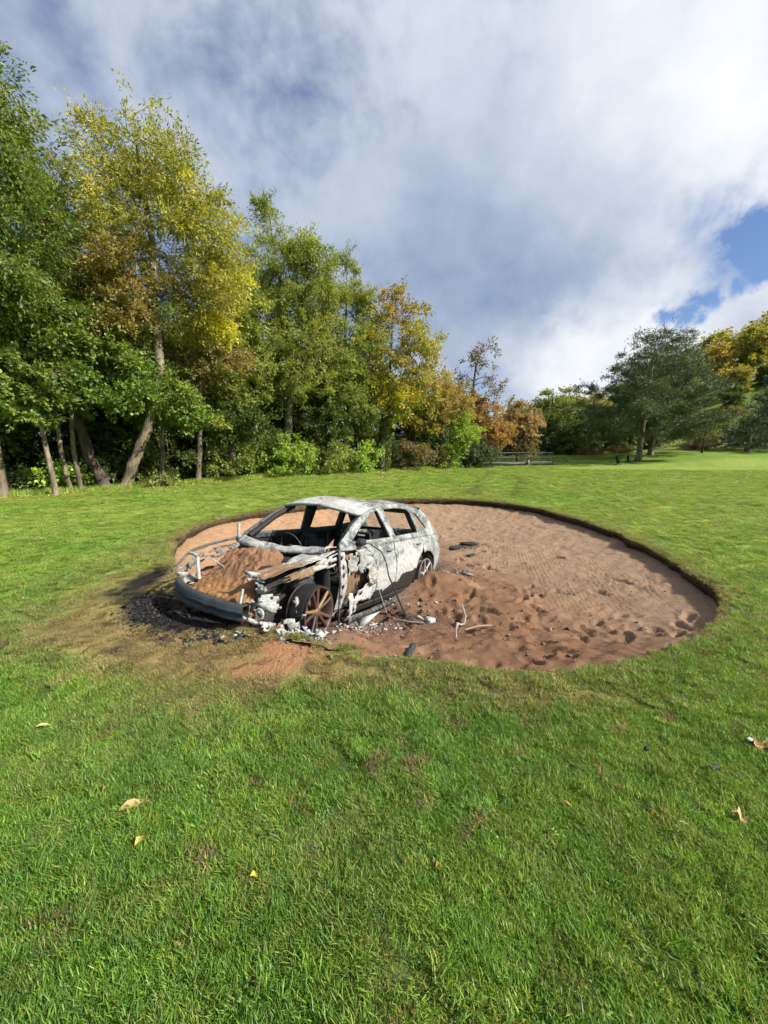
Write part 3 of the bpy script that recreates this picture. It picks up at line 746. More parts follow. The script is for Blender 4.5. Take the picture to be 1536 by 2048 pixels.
tree('willow_tree', 'loose green tree with a sparse top between the willow and the orange tree', (-2.9, 28.8),
     [(0, 0, 0, .22), (.2, 0, 3, .18), (.1, 0, 7, .13), (.3, 0, 11, .06), (.4, 0, 14, .015)],
     [(.3, -.2, 8.6, 2.3, 1.9, 2.2, 66), (.5, 0, 11.4, 1.8, 1.4, 1.8, 32), (.3, 0, 13.9, .6, .5, .8, 6), (.4, -.5, 5.2, 2.4, 1.6, 1.7, 50)],
     200, 0.17, 0.3, 0.85, OLIVE, 22, bark=M_bark_pale, group=WG, minh=3.0, droop=0.1)
maple = tree('maple_tree', 'golden orange tree with upright fanning branches and an ivy-clad trunk', (-.2, 29.7),
     [(0, 0, 0, .26), (.05, 0, 2, .22), (.3, 0, 4, .17), (.6, 0, 7, .10), (.8, 0, 10.5, .04)],
     [(1.3, -.2, 9.0, 3.0, 2.4, 3.1, 88, GOLD), (.7, 0, 11.6, 1.6, 1.4, 1.3, 20, ORANGE), (.9, -.5, 5.6, 2.7, 1.8, 1.8, 58, [(0.20, 0.22, 0.03, 3), (0.34, 0.27, 0.035, 2), (0.12, 0.15, 0.03, 2)]), (3.4, -.3, 6.2, 1.6, 1.4, 2.0, 30, GOLD)],
     105, 0.155, 0.55, 0.75, GOLD, 23, group=WG, minh=3.2, limb_k=0.008)
# ivy on its trunk
rs = np.random.default_rng(3)
n = 2600; hh = rs.random(n) * 5.2; a = rs.uniform(0, 6.283, n); r_ = 0.30 + rs.random(n) * 0.28 * (1.2 - hh / 6)
C = np.stack([0.05 + 0.07 * hh + r_ * np.cos(a), r_ * np.sin(a), hh], 1)
v, f = leaves(C, np.stack([np.cos(a), np.sin(a), -0.4 + 0 * a], 1), 0.13, 0.8, rs, 0.3)
obj('ivy', v, f, M_leaf, maple, cols={'leafcol': np.repeat(pal_pick(DARK, n, rs), 4, 0)})
tree('maple_tree', 'low orange-brown tree right of the golden tree', (4.9, 35.2),
     [(0, 0, 0, .2), (.1, 0, 2, .16), (.3, 0, 5, .08), (.4, 0, 7.6, .03)],
     [(.3, -.2, 6.0, 2.5, 1.9, 2.3, 60), (-1.2, -.5, 4.0, 1.8, 1.5, 1.6, 36, GOLD), (1.4, -.4, 3.4, 1.6, 1.3, 1.3, 26, LIME)],
     110, 0.17, 0.55, 0.75, ORANGE, 24, group=WG, minh=1.8)
tree('dying_oak', 'almost bare dark tree with a sparse tuft rising above the autumn trees', (8.2, 39),
     [(0, 0, 0, .26), (.1, 0, 4, .2), (.3, 0, 7.5, .13), (.5, 0, 9.6, .07), (1.0, 0, 10.9, .03)],
     [(.8, 0, 10.4, 1.7, 1.3, 1.5, 26), (2.0, 0, 7.6, 1.4, 1.3, 1.0, 18), (-.8, 0, 8.2, 1.3, 1.1, 1.2, 10)],
     26, 0.2, 0.5, 0.7, [(0.06, 0.065, 0.04, 3), (0.10, 0.075, 0.04, 2)], 25, bark=M_bark_dark, group=WG, minh=6.0, twigs=12, limb_k=0.02)
tree('beech_tree', 'brown-orange tree under the almost bare tree', (8.3, 39.8),
     [(0, 0, 0, .2), (.1, 0, 2, .16), (.2, 0, 4.5, .08), (.3, 0, 6.5, .03)],
     [(.2, -.2, 4.8, 2.9, 2.0, 2.0, 70), (2.4, -.1, 3.4, 2.0, 1.6, 1.5, 40), (-.9, 0, 6.2, 1.6, 1.4, 1.3, 22, ORANGE)],
     120, 0.18, 0.6, 0.8, [(0.19, 0.115, 0.05, 3), (0.24, 0.15, 0.05, 2), (0.12, 0.10, 0.04, 3)], 26, group=WG, minh=1.0)
tree('holly_bush', 'dark grey-green evergreen bush at the near end of the footbridge', (7.9, 37.4),
     [(0, 0, 0, .10), (0, 0, 1.2, .08), (.1, 0, 3.0, .03)],
     [(0, 0, 1.9, 2.0, 1.4, 1.7, 60), (1.5, -.1, 1.2, 1.1, 0.9, 1.0, 22)],
     130, 0.16, 0.4, 0.6, [(0.035, 0.055, 0.03, 3), (0.055, 0.075, 0.042, 2), (0.09, 0.10, 0.06, 1)], 27, cat='bush', crown='foliage', stem='stem', minh=0.2)
tree('beech_tree', 'russet brown tree behind the footbridge', (15.6, 46.5),
     [(0, 0, 0, .22), (0, 0, 2, .18), (.1, 0, 5, .08), (.1, 0, 7.4, .03)],
     [(0, 0, 4.9, 2.3, 1.8, 2.6, 64), (-1.7, 0, 3.2, 1.7, 1.4, 1.8, 34), (.5, -.2, 2.2, 2.2, 1.5, 1.2, 30, BROWNISH)],
     120, 0.2, 0.6, 0.8, RUSSET, 28, group=WG, minh=0.6)

# ---- undergrowth at the foot of the wood
shr = [('light green bramble bush bulging onto the grass below the willow', (-6.4, 24.8), 2.2, 2.6, LIME, 80), ('dark bush in the shade left of the light green bramble', (-8.4, 21.8), 1.6, 2.0, OLIVE, 40),
       ('leafy bush with yellowing leaves beside the light green bramble', (-4.0, 26.8), 1.9, 2.6, OLIVE, 60), ('green bush left of the ivy-clad trunk', (-1.9, 28.6), 1.8, 2.6, LIME, 54),
       ('brown dead-stemmed bush right of the ivy-clad trunk', (2.4, 31.8), 1.7, 2.4, BROWNISH, 46), ('small bush with bare twigs at the foot of the pale leaning trunk', (-10.2, 18.0), 0.7, 0.8, OLIVE, 12),
       ('low undergrowth clump behind the thin trunks at far left', (-13.4, 16.2), 1.3, 1.1, LIME, 24), ('dark low clump under the leaning trunks', (-12.6, 18.6), 1.5, 1.4, DARK, 28),
       ('undergrowth clump at the left edge of the photo beside the first trunk', (-14.6, 14.6), 1.0, 1.0, DARK, 20), ('bright green young bush under the orange trees', (5.6, 34.6), 1.1, 2.2, LIME, 26),
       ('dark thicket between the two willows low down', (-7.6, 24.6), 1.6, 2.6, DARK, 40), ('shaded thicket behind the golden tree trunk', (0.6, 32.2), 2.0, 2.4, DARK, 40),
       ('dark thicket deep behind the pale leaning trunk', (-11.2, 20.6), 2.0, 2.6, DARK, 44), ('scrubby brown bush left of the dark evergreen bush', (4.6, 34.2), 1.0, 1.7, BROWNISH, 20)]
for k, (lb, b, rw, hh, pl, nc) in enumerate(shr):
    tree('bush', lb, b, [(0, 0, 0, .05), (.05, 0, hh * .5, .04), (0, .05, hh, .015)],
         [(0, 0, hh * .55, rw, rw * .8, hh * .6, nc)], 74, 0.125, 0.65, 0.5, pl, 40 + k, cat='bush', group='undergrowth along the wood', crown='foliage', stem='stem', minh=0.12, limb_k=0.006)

# ---- second row: dark crowns behind the front trees
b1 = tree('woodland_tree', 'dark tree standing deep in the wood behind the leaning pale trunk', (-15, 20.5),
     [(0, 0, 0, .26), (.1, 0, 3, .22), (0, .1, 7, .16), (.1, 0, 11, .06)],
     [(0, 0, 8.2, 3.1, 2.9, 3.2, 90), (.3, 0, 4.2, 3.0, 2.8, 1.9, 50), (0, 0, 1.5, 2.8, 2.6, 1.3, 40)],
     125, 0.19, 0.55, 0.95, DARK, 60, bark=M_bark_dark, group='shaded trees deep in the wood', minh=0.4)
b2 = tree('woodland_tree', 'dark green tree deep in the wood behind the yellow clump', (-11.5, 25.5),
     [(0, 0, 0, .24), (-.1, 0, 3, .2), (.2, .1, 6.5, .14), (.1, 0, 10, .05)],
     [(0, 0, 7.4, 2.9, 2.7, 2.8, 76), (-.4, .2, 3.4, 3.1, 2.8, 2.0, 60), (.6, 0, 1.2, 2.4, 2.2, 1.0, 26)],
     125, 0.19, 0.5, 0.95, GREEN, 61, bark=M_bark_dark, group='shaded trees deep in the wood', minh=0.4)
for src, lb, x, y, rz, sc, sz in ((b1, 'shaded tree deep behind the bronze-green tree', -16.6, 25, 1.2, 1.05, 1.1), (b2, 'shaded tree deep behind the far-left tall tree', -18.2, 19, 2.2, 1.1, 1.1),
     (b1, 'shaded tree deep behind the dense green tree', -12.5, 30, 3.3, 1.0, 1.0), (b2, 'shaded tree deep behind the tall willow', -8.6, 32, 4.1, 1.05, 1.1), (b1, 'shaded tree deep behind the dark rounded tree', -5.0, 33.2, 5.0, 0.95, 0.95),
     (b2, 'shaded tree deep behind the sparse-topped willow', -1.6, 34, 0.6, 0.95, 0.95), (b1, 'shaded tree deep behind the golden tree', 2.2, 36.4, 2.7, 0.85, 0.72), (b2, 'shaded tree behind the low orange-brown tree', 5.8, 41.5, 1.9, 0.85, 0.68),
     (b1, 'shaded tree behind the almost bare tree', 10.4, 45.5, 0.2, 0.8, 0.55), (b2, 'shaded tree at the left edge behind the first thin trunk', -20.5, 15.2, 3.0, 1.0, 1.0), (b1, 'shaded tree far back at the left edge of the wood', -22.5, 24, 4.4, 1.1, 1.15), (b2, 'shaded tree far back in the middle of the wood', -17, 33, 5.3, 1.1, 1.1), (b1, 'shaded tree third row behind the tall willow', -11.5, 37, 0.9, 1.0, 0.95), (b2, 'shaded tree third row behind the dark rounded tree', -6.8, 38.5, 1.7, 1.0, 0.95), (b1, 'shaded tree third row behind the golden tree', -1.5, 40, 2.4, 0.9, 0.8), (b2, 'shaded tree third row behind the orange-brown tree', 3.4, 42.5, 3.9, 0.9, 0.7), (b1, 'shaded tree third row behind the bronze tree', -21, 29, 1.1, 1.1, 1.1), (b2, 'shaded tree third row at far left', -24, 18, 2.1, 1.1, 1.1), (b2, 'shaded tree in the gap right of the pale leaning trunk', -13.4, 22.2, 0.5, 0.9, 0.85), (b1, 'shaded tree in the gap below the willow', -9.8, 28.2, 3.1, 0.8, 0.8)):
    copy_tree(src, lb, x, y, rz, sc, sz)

# ---- pines beyond the green and the hill behind
def pine(label, base, H, rad, seed, pal=PINE, low=0.12, name='pine_tree', nc=150, per=70, sz_=0.36, crad=0.95, lean=0.0, boughs=30):
    """boughs spiral up the trunk, each carrying flat plates of needles towards its end"""
    rs = np.random.default_rng(seed)
    lobes = []
    for k in range(boughs):
        t = (k + rs.uniform(-.3, .3)) / (boughs - 1); t = min(max(t, 0), 1)
        h = H * (low + (0.97 - low) * t); az = k * 2.4 + rs.normal(0, .35)
        L = rad * (0.62 + 0.38 * math.sin(math.pi * min(1, 0.3 + 0.9 * t))) * (1 - 0.80 * t ** 1.5) * rs.uniform(0.62, 1.12)
        rise = rs.uniform(0.02, 0.22) + 0.35 * t
        m = max(2, int(L / 1.15))
        for j in range(m):
            q = 0.16 + 0.84 * (j + 1) / m; w = 0.35 + 0.35 * L / rad
            lobes.append((lean * h / H + q * L * math.cos(az) + rs.normal(0, .25), q * L * math.sin(az) + rs.normal(0, .25), h + rise * q * L, w, w, 0.14, 2 if L > 2 else 1))
    return tree(name, label, base, [(0, 0, 0, .34), (.1, 0, H * .2, .28), (.25 + lean * .3, 0, H * .5, .2), (lean * .7, 0, H * .8, .1), (lean, 0, H * .99, .02)], lobes, per, sz_, 0.16, crad, pal, seed,
                bark=M_bark, leafm=M_needle, twigs=14, up=0.15, flat=0.32, shell=0.5, droop=-0.45, minh=H * low * 0.8, limb_k=0.010, group='conifers beyond the green')
pine('large spreading pine standing on the green behind the golf bags', (30.6, 48.0), 14.6, 8.4, 70, boughs=84, low=0.16, lean=0.8, per=70)
pine('darker pine just behind and right of the large pine', (35.0, 52.5), 12.3, 6.8, 71, boughs=60, low=0.15, lean=1.4, per=70)
pine('narrow pine top higher on the hill behind the large pines', (50.8, 70), 18.2, 5.0, 72, boughs=44, low=0.3, per=60)
pine('dark spruce with low boughs at the right edge of the photo', (53.6, 55.0), 11.0, 4.4, 73, boughs=40, low=0.03, per=62, pal=[(0.016, 0.032, 0.016, 3), (0.026, 0.044, 0.022, 2)])
pine('dark low spruce beside the small bare-trunked tree at right', (49.0, 54.0), 4.6, 3.4, 74, boughs=24, low=0.05, per=66, pal=[(0.02, 0.034, 0.018, 3), (0.034, 0.046, 0.024, 2)])
tree('young_tree', 'small thin-trunked tree between the pines and the dark spruce', (41.4, 52.0), [(0, 0, 0, .13), (0, 0, 1.5, .10), (.1, 0, 3, .06), (.2, 0, 4.6, .02)],
     [(.1, 0, 3.2, 1.9, 1.5, 1.3, 26)], 60, 0.2, 0.5, 0.7, [(0.06, 0.08, 0.03, 3), (0.09, 0.10, 0.04, 2)], 75, bark=M_bark_dark, minh=1.5)
HG = 'trees on and below the hill'
h1 = tree('hill_tree', 'olive rounded tree beyond the footbridge, left of the pines', (28.5, 69), [(0, 0, 0, .3), (.1, 0, 3, .25), (0, 0, 7, .14), (.1, 0, 11.6, .04)],
     [(0, 0, 8.4, 3.2, 2.8, 3.0, 74), (.3, -.3, 4.2, 3.6, 2.8, 2.6, 66), (-.8, 0, 1.8, 3.0, 2.4, 1.5, 36)], 85, 0.30, 0.55, 1.1, [(0.10, 0.125, 0.035, 3), (0.16, 0.17, 0.05, 2), (0.065, 0.085, 0.026, 2)], 80, group=HG, minh=0.4)
h2 = tree('hill_tree', 'dark green tree low beyond the footbridge', (28.2, 61.5), [(0, 0, 0, .3), (0, 0, 3, .22), (0, 0, 6, .1), (.1, 0, 8, .03)],
     [(0, 0, 4.8, 3.3, 2.8, 2.9, 72), (.8, -.4, 2.0, 3.6, 2.6, 1.6, 52)], 95, 0.28, 0.5, 1.0, DARK, 81, group=HG, minh=0.2)
h3 = tree('hill_tree', 'golden yellow tree on the hill right of the pines', (68.5, 85), [(0, 0, 0, .3), (0, 0, 3, .24), (0, 0, 6, .14), (.1, 0, 10.5, .03)],
     [(0, 0, 7.6, 3.0, 2.8, 3.4, 76), (.4, -.3, 3.8, 3.6, 3.0, 2.2, 56)], 90, 0.32, 0.6, 1.1, [(0.23, 0.185, 0.055, 3), (0.26, 0.20, 0.06, 2), (0.17, 0.16, 0.05, 2)], 82, group=HG, minh=0.6)
h4 = tree('hill_tree', 'yellow-olive layered tree at the top right of the hill', (74.5, 84), [(0, 0, 0, .3), (0, 0, 3, .24), (0, 0, 6, .14), (.1, 0, 11.5, .03)],
     [(0, 0, 8.4, 3.6, 3.2, 3.2, 84), (.4, -.3, 4.2, 4.0, 3.2, 2.4, 60)], 90, 0.32, 0.55, 1.1, [(0.17, 0.17, 0.045, 3), (0.27, 0.24, 0.05, 2), (0.09, 0.11, 0.03, 3)], 83, group=HG, minh=0.6)
for src, lb, x, y, rz, sc, sz in (
     (h1, 'olive tree second along the skyline left of the large pine', 33.0, 72.5, 1.0, 1.0, 1.08), (h4, 'yellowish tree on the skyline just left of the large pine', 37.0, 71.5, 2.0, 0.95, 0.95), (h1, 'olive tree behind the large pine crown', 42.0, 74, 3.0, 1.0, 0.95),
     (h2, 'dark tree at the far end of the footbridge', 24.4, 60.0, 0.7, 0.95, 0.85), (h2, 'dark tree in the hollow left of the large pine trunk', 33.0, 62.5, 2.4, 1.05, 0.95), (h2, 'dark tree directly behind the large pine trunk', 38.2, 63.5, 3.6, 1.1, 0.95), (h2, 'dark tree behind the far end of the bridge rail', 21.2, 64.0, 4.3, 1.1, 0.95),
     (h1, 'olive tree far behind the bridge', 24.6, 74, 5.0, 0.95, 0.9), (h2, 'dark tree in the hollow behind the darker pine', 43.4, 65.5, 4.6, 1.0, 0.8),
     (h4, 'olive tree on the crest at the right edge of the photo', 84.5, 92, 1.4, 1.2, 1.2), (h4, 'olive tree on the hill crest behind the golden tree', 76.5, 94, 4.0, 1.1, 1.1), (h1, 'olive tree on the hill behind the narrow pine', 62.0, 92, 0.4, 1.15, 1.1), (h1, 'darker olive tree high on the hill at right', 86, 84, 2.2, 1.1, 1.1),
     (h4, 'olive tree on the slope crest left of the golden tree', 64.5, 86, 3.4, 0.9, 0.85), (h3, 'golden-brown tree among the olive trees at top right', 80.5, 88.5, 1.9, 1.0, 1.0), (h2, 'dark tree at the foot of the yellow-olive trees on the crest', 80.5, 83.5, 2.9, 0.9, 0.6), (h2, 'dark tree at the foot of the golden tree', 70.5, 82.0, 4.9, 0.7, 0.45), (h1, 'olive tree filling the hill between the narrow pine and the golden tree', 60.5, 83, 1.3, 1.0, 1.05), (h2, 'dark tree on the hill right behind the narrow pine', 56.5, 82, 3.7, 1.1, 1.25), (h1, 'olive tree on the skyline behind the darker pine', 47.5, 78, 0.8, 1.05, 1.1), (h2, 'small dark tree halfway up the grassy slope at right', 64.5, 75.5, 0.6, 0.55, 0.4), (h4, 'small olive tree on the slope left of the yellow-olive tree', 68.5, 79.0, 2.0, 0.6, 0.5), (h3, 'second golden tree lower on the hill beside the narrow pine', 58.5, 80, 2.8, 0.72, 0.75), (h2, 'dark tree on the hillside below the yellow-olive tree', 74.5, 79.5, 1.1, 0.8, 0.5), (h2, 'dark tree at the right edge behind the dark spruce', 60.5, 62, 5.4, 1.0, 1.0), (h2, 'dark shrubby tree on the slope behind the narrow pine', 55.0, 77, 0.1, 0.8, 0.45)):
    copy_tree(src, lb, x, y, rz, sc, sz)
s1 = tree('scrub_bush', 'brownish scrub bush low on the hillside above the small thin tree', (50.5, 63), [(0, 0, 0, .06), (0, 0, 1, .05), (.1, 0, 2, .02)], [(0, 0, 1.0, 2.6, 2.0, 1.1, 40)], 70, 0.26, 0.4, 0.8, BROWNISH, 90, cat='bush', group='scrub on the hillside', crown='foliage', stem='stem', minh=0.1)
for lb, x, y, rz, sc in (('scrub bush higher up the grassy hillside', 56.0, 68, 1, 1.0), ('scrub bush behind the small thin tree', 45.4, 58.5, 2, 0.8), ('scrub bush by the dark spruce at right', 56.0, 61.5, 3, 0.9), ('scrub bush near the top of the grassy slope', 63.5, 73, 4, 0.9), ('tussocky bush at the left end of the mown slope', 34.5, 58.0, 5, 0.7), ('tussocky bush below the dark trees beyond the bridge', 29.5, 57.0, 0, 0.7), ('scrub bush in the middle of the grassy hillside', 51.5, 70.5, 2.2, 1.1)):
    copy_tree(s1, lb, x, y, rz, sc, sc * 0.75)
print('leaves', n_leaf)

# ================================================================== BURNT-OUT CAR
def burnt_mat():
    m = bpy.data.materials.new('burnt_metal'); m.use_nodes = True
    T = NT(m.node_tree); p = T.n['Principled BSDF']
    co = T.node('ShaderNodeTexCoord').outputs['Object']
    a = T.node('ShaderNodeAttribute', attribute_name='burn')
    sp = T.node('ShaderNodeSeparateColor'); T.l.new(a.outputs['Color'], sp.inputs[0])
    soot, rust, pale = sp.outputs[0], sp.outputs[1], sp.outputs[2]
    n1 = T.noise(co, 3.2, 6, 0.6, 1.6); n2 = T.noise(co, 13, 6, 0.65, 0.8); n3 = T.noise(co, 60, 4, 0.6)
    ns = T.noise(co, 5.5, 5, 0.6, 2.6)
    def thr(att, n, soft=0.10):         # attribute amount -> ragged coverage
        v = T.math('ADD', T.math('MULTIPLY', T.math('SUBTRACT', n, 0.5), 1.1), att)
        return T.ramp(v, 0.5 - soft, 0.5 + soft)
    steel = T.mix(T.ramp(n2, 0.35, 0.7), rgb(0.05, 0.066, 0.072), rgb(0.16, 0.19, 0.195))
    ash = T.mix(T.ramp(n3, 0.3, 0.7), rgb(0.27, 0.28, 0.27), rgb(0.47, 0.48, 0.46))
    c = T.mix(thr(pale, T.math('ADD', T.math('MULTIPLY', n1, 0.6), T.math('MULTIPLY', n2, 0.4)), 0.16), steel, ash)
    rings = T.node('ShaderNodeTexWave', wave_type='RINGS', rings_direction='SPHERICAL'); T.l.new(co, rings.inputs[0])
    rings.inputs['Scale'].default_value = 5.0; rings.inputs['Distortion'].default_value = 9; rings.inputs['Detail'].default_value = 4; rings.inputs['Detail Scale'].default_value = 1.4
    c = T.mix(T.math('MULTIPLY', T.ramp(rings.outputs['Fac'], 0.55, 0.95), 0.32), c, rgb(0.14, 0.145, 0.135))
    rc = T.mix(n2, rgb(0.09, 0.045, 0.024), rgb(0.26, 0.175, 0.10))
    c = T.mix(thr(rust, ns), c, rc)
    sc = T.mix(n3, rgb(0.010, 0.010, 0.011), rgb(0.032, 0.030, 0.028))
    c = T.mix(thr(soot, n2, 0.12), c, sc)
    T.l.new(c, p.inputs['Base Color'])
    p.inputs['Roughness'].default_value = 0.72; p.inputs['Metallic'].default_value = 0.0; p.inputs['Specular IOR Level'].default_value = 0.35
    b = T.node('ShaderNodeBump'); b.inputs['Strength'].default_value = 0.55; b.inputs['Distance'].default_value = 0.012
    T.l.new(T.math('ADD', n2, T.math('MULTIPLY', n3, 0.5)), b.inputs['Height']); T.l.new(b.outputs[0], p.inputs['Normal'])
    return m
M_burn = burnt_mat()
CAR_LOC = Vector((-0.762, 5.277, -0.482)); CAR_ROT = (R(1.74), R(-7.31), R(239.35))
car = tag(empty('burnt_car', CAR_LOC, CAR_ROT), 'burnt-out ash-white car shell with its nose over the bunker edge', 'car')
from mathutils import Euler
CARM = np.array(Euler(CAR_ROT).to_matrix())
def to_world(p): return CARM @ np.asarray(p, float) + np.array(CAR_LOC)
crs = np.random.default_rng(77)

def n3d(V, s, seed): return 0.5 * (fbm(V[:, 0] + 0.7 * V[:, 2], V[:, 1] + 0.6 * V[:, 2], s, seed, 3) + fbm(V[:, 2] * 1.1 - V[:, 1], V[:, 0] * 0.9, s, seed + 3, 3))
def wreck(V):
    """the shell sagged in the heat: roof corner over the near front door is lowest"""
    V = np.array(V, float)
    up = sstep(0.95, 1.4, V[:, 2])
    V[:, 2] -= up * 0.055 * sstep(0.0, 0.6, V[:, 1]) * np.exp(-((V[:, 0] - 0.25) / 0.6) ** 2)
    V[:, 2] += up * 0.03 * sstep(0, -0.6, V[:, 1]) * np.exp(-((V[:, 0] - 0.2) / 0.7) ** 2)
    return V
def burncol(V, soot=0.1, rust=0.15, pale=0.55, fn=None):
    C = np.empty((len(V), 3)); C[:, 0] = soot; C[:, 1] = rust; C[:, 2] = pale
    if fn is not None: C = fn(V, C)
    return np.clip(C, 0, 1)
def part(name, V, F, parent=None, soot=0.1, rust=0.15, pale=0.55, thick=0.008, fn=None, smooth=True, label=None, mat=None):
    V = wreck(V)
    o = obj(name, V, F, mat or M_burn, parent or car, smooth=smooth, cols={'burn': burncol(V, soot, rust, pale, fn)})
    if thick:
        s = o.modifiers.new('thickness', 'SOLIDIFY'); s.thickness = thick; s.offset = 0
    if label: o['label'] = label
    return o
def in_poly(px, py, poly):
    ins = np.zeros(len(px), bool); n = len(poly)
    for i in range(n):
        x0, y0 = poly[i]; x1, y1 = poly[(i + 1) % n]
        c = ((y0 > py) != (y1 > py)) & (px < (x1 - x0) * (py - y0) / ((y1 - y0) + 1e-12) + x0)
        ins ^= c
    return ins
def dens_poly(poly, sp):
    out = []
    for (x0, y0), (x1, y1) in zip(poly, poly[1:] + poly[:1]):
        m = max(1, int(math.hypot(x1 - x0, y1 - y0) / sp))
        out += [(x0 + (x1 - x0) * k / m, y0 + (y1 - y0) * k / m) for k in range(m)]
    return out
def flat_panel(outline, holes=(), sp=0.05):
    loops = [dens_poly(list(outline), sp)] + [dens_poly(list(h), sp) for h in holes]
    pts, edges = [], []
    for lp in loops:
        b = len(pts); pts += lp; edges += [(b + i, b + (i + 1) % len(lp)) for i in range(len(lp))]
    A = np.array(loops[0]); x0, y0 = A.min(0); x1, y1 = A.max(0)
    gx, gy = np.meshgrid(np.arange(x0 + sp / 2, x1, sp), np.arange(y0 + sp / 2, y1, sp))
    gx = gx.ravel() + crs.normal(0, sp * .1, gx.size); gy = gy.ravel() + crs.normal(0, sp * .1, gy.size)
    ok = in_poly(gx, gy, loops[0])
    for h in loops[1:]: ok &= ~in_poly(gx, gy, h)
    pts += list(zip(gx[ok], gy[ok]))
    v, e, f, _, _, _ = delaunay_2d_cdt([Vector(p) for p in pts], edges, [], 0, 1e-5)
    v = np.array([tuple(q) for q in v]); f = np.array([list(q) for q in f if len(q) == 3])
    c = v[f].mean(1); ok = in_poly(c[:, 0], c[:, 1], loops[0])
    for h in loops[1:]: ok &= ~in_poly(c[:, 0], c[:, 1], h)
    return v, f[ok]
def side_y(x, z):
    y = np.where(z < 0.95, 0.880 - 0.07 * ((z - 0.60) / 0.35) ** 2 - 0.02 * np.exp(-((z - 0.80) / 0.025) ** 2), 0.810 - (z - 0.95) * 0.47)
    y = y - 0.13 * np.clip((-x - 1.25) / 0.85, 0, 2) ** 2 - 0.05 * np.clip((x - 0.5) / 0.5, 0, 2) ** 2
    return y
def side(name, outline, holes=(), sgn=1, sp=0.05, dent=0.008, off=0.0, **kw):
    v, f = flat_panel(outline, holes, sp)
    y = side_y(v[:, 0], v[:, 1]) + off + dent * 2 * (fbm(v[:, 0] + 5 * sgn, v[:, 1], 0.28, 301, 3) - 0.5)
    V = np.stack([v[:, 0], y * sgn, v[:, 1]], 1)
    if sgn > 0: f = f[:, ::-1]
    return part(name, V, f, **kw)
def arc(cx, cz, r, a0, a1, n=10): return [(cx + r * math.cos(R(a0 + (a1 - a0) * k / (n - 1))), cz + r * math.sin(R(a0 + (a1 - a0) * k / (n - 1)))) for k in range(n)]

# --- side frames: pillars, roof rail and window openings
frame_out = [(0.90, 0.90), (0.86, 0.985), (0.52, 1.20), (0.22, 1.345), (0.02, 1.40), (-0.30, 1.425), (-0.75, 1.425), (-1.15, 1.395), (-1.50, 1.335), (-1.70, 1.24), (-1.98, 0.99), (-2.00, 0.93), (-1.2, 0.935), (-0.3, 0.92), (0.75, 0.895)]
win_front = [(0.66, 0.985), (0.36, 1.175), (0.10, 1.315), (-0.02, 1.352), (-0.16, 1.368), (-0.24, 0.985)]
win_rear = [(-0.38, 0.99), (-0.31, 1.372), (-0.70, 1.372), (-0.98, 1.352), (-1.06, 1.30), (-1.10, 1.01)]
win_quarter = [(-1.20, 1.02), (-1.14, 1.30), (-1.24, 1.295), (-1.50, 1.06)]
def frame_fn(V, C):
    C[:, 0] = 0.08 + 0.35 * sstep(0.12, 0.0, V[:, 0] + 2) + 0.22 * sstep(0.5, 0.75, n3d(V, 0.2, 5)); C[:, 1] = 0.12 + 0.3 * np.exp(-((V[:, 0] + 1.95) / 0.2) ** 2); C[:, 2] = 0.47
    return C
for sg in (1, -1):
    side('side_frame', frame_out, [win_front, win_rear, win_quarter], sg, 0.045, 0.006, thick=0.03, fn=frame_fn if sg > 0 else None, soot=0.42, rust=0.3, pale=0.3)
# pillars' inner skins, set in from the outer ones and black with soot
for sg in (1, -1):
    for pts, w in (([(0.80, 0.95), (0.46, 1.19), (0.16, 1.325)], 0.05), ([(-0.30, 0.25), (-0.30, 0.95), (-0.27, 1.36)], 0.075), ([(-1.15, 0.6), (-1.14, 1.0), (-1.10, 1.32)], 0.06)):
        P = np.array([(x, sg * (float(side_y(np.array(x), np.array(z))) - 0.055), z) for x, z in pts])
        v, f = tube(np.stack([np.interp(np.linspace(0, 1, 9), np.linspace(0, 1, len(P)), P[:, k]) for k in range(3)], 1), np.full(9, w * 0.75), 6)
        part('pillar', v, f, soot=0.85, thick=0)

# --- doors
door_f = [(0.30, 0.24), (0.36, 0.36), (0.30, 0.46), (0.44, 0.55), (0.40, 0.63), (0.50, 0.71), (0.46, 0.80), (0.58, 0.84), (0.62, 0.905), (-0.285, 0.925), (-0.288, 0.5), (-0.285, 0.23)]
door_r = [(-0.305, 0.23), (-0.308, 0.6), (-0.305, 0.925), (-1.17, 0.945), (-1.17, 0.78)] + [(-1.08, 0.70), (-0.97, 0.60), (-0.905, 0.48), (-0.88, 0.36), (-0.87, 0.24)]
def door_fn(V, C):
    line = 0.37 + 0.24 * (fbm(V[:, 0], V[:, 1] * 0, 0.24, 401, 3) - 0.5) + 0.12 * sstep(0.0, -0.9, V[:, 0])
    bl = sstep(0.03, -0.03, V[:, 2] - line)
    C[:, 0] = np.clip(0.04 + bl + 0.22 * sstep(0.58, 0.72, n3d(V, 0.25, 7)), 0, 1)
    C[:, 1] = 0.10 + 0.55 * bl * sstep(0.62, 0.75, n3d(V, 0.16, 9)) + 0.15 * sstep(0.8, 0.95, V[:, 2])
    C[:, 2] = 0.50 + 0.42 * np.exp(-((V[:, 2] - line - 0.12) / 0.12) ** 2)
    return C
def door_in(V, C):
    C[:, 0] = 0.35 + 0.3 * sstep(0.45, 0.6, n3d(V, 0.2, 11)); C[:, 1] = 0.62; C[:, 2] = 0.3
    return C
fd = side('front_door', door_f, sgn=1, sp=0.035, dent=0.028, thick=0.01, fn=door_fn, label='crumpled ash-white front door with its skin torn open at the hinge end')
rd = side('rear_door', door_r, sgn=1, sp=0.04, dent=0.016, thick=0.01, fn=door_fn, label='ash-white rear door, black with soot below')
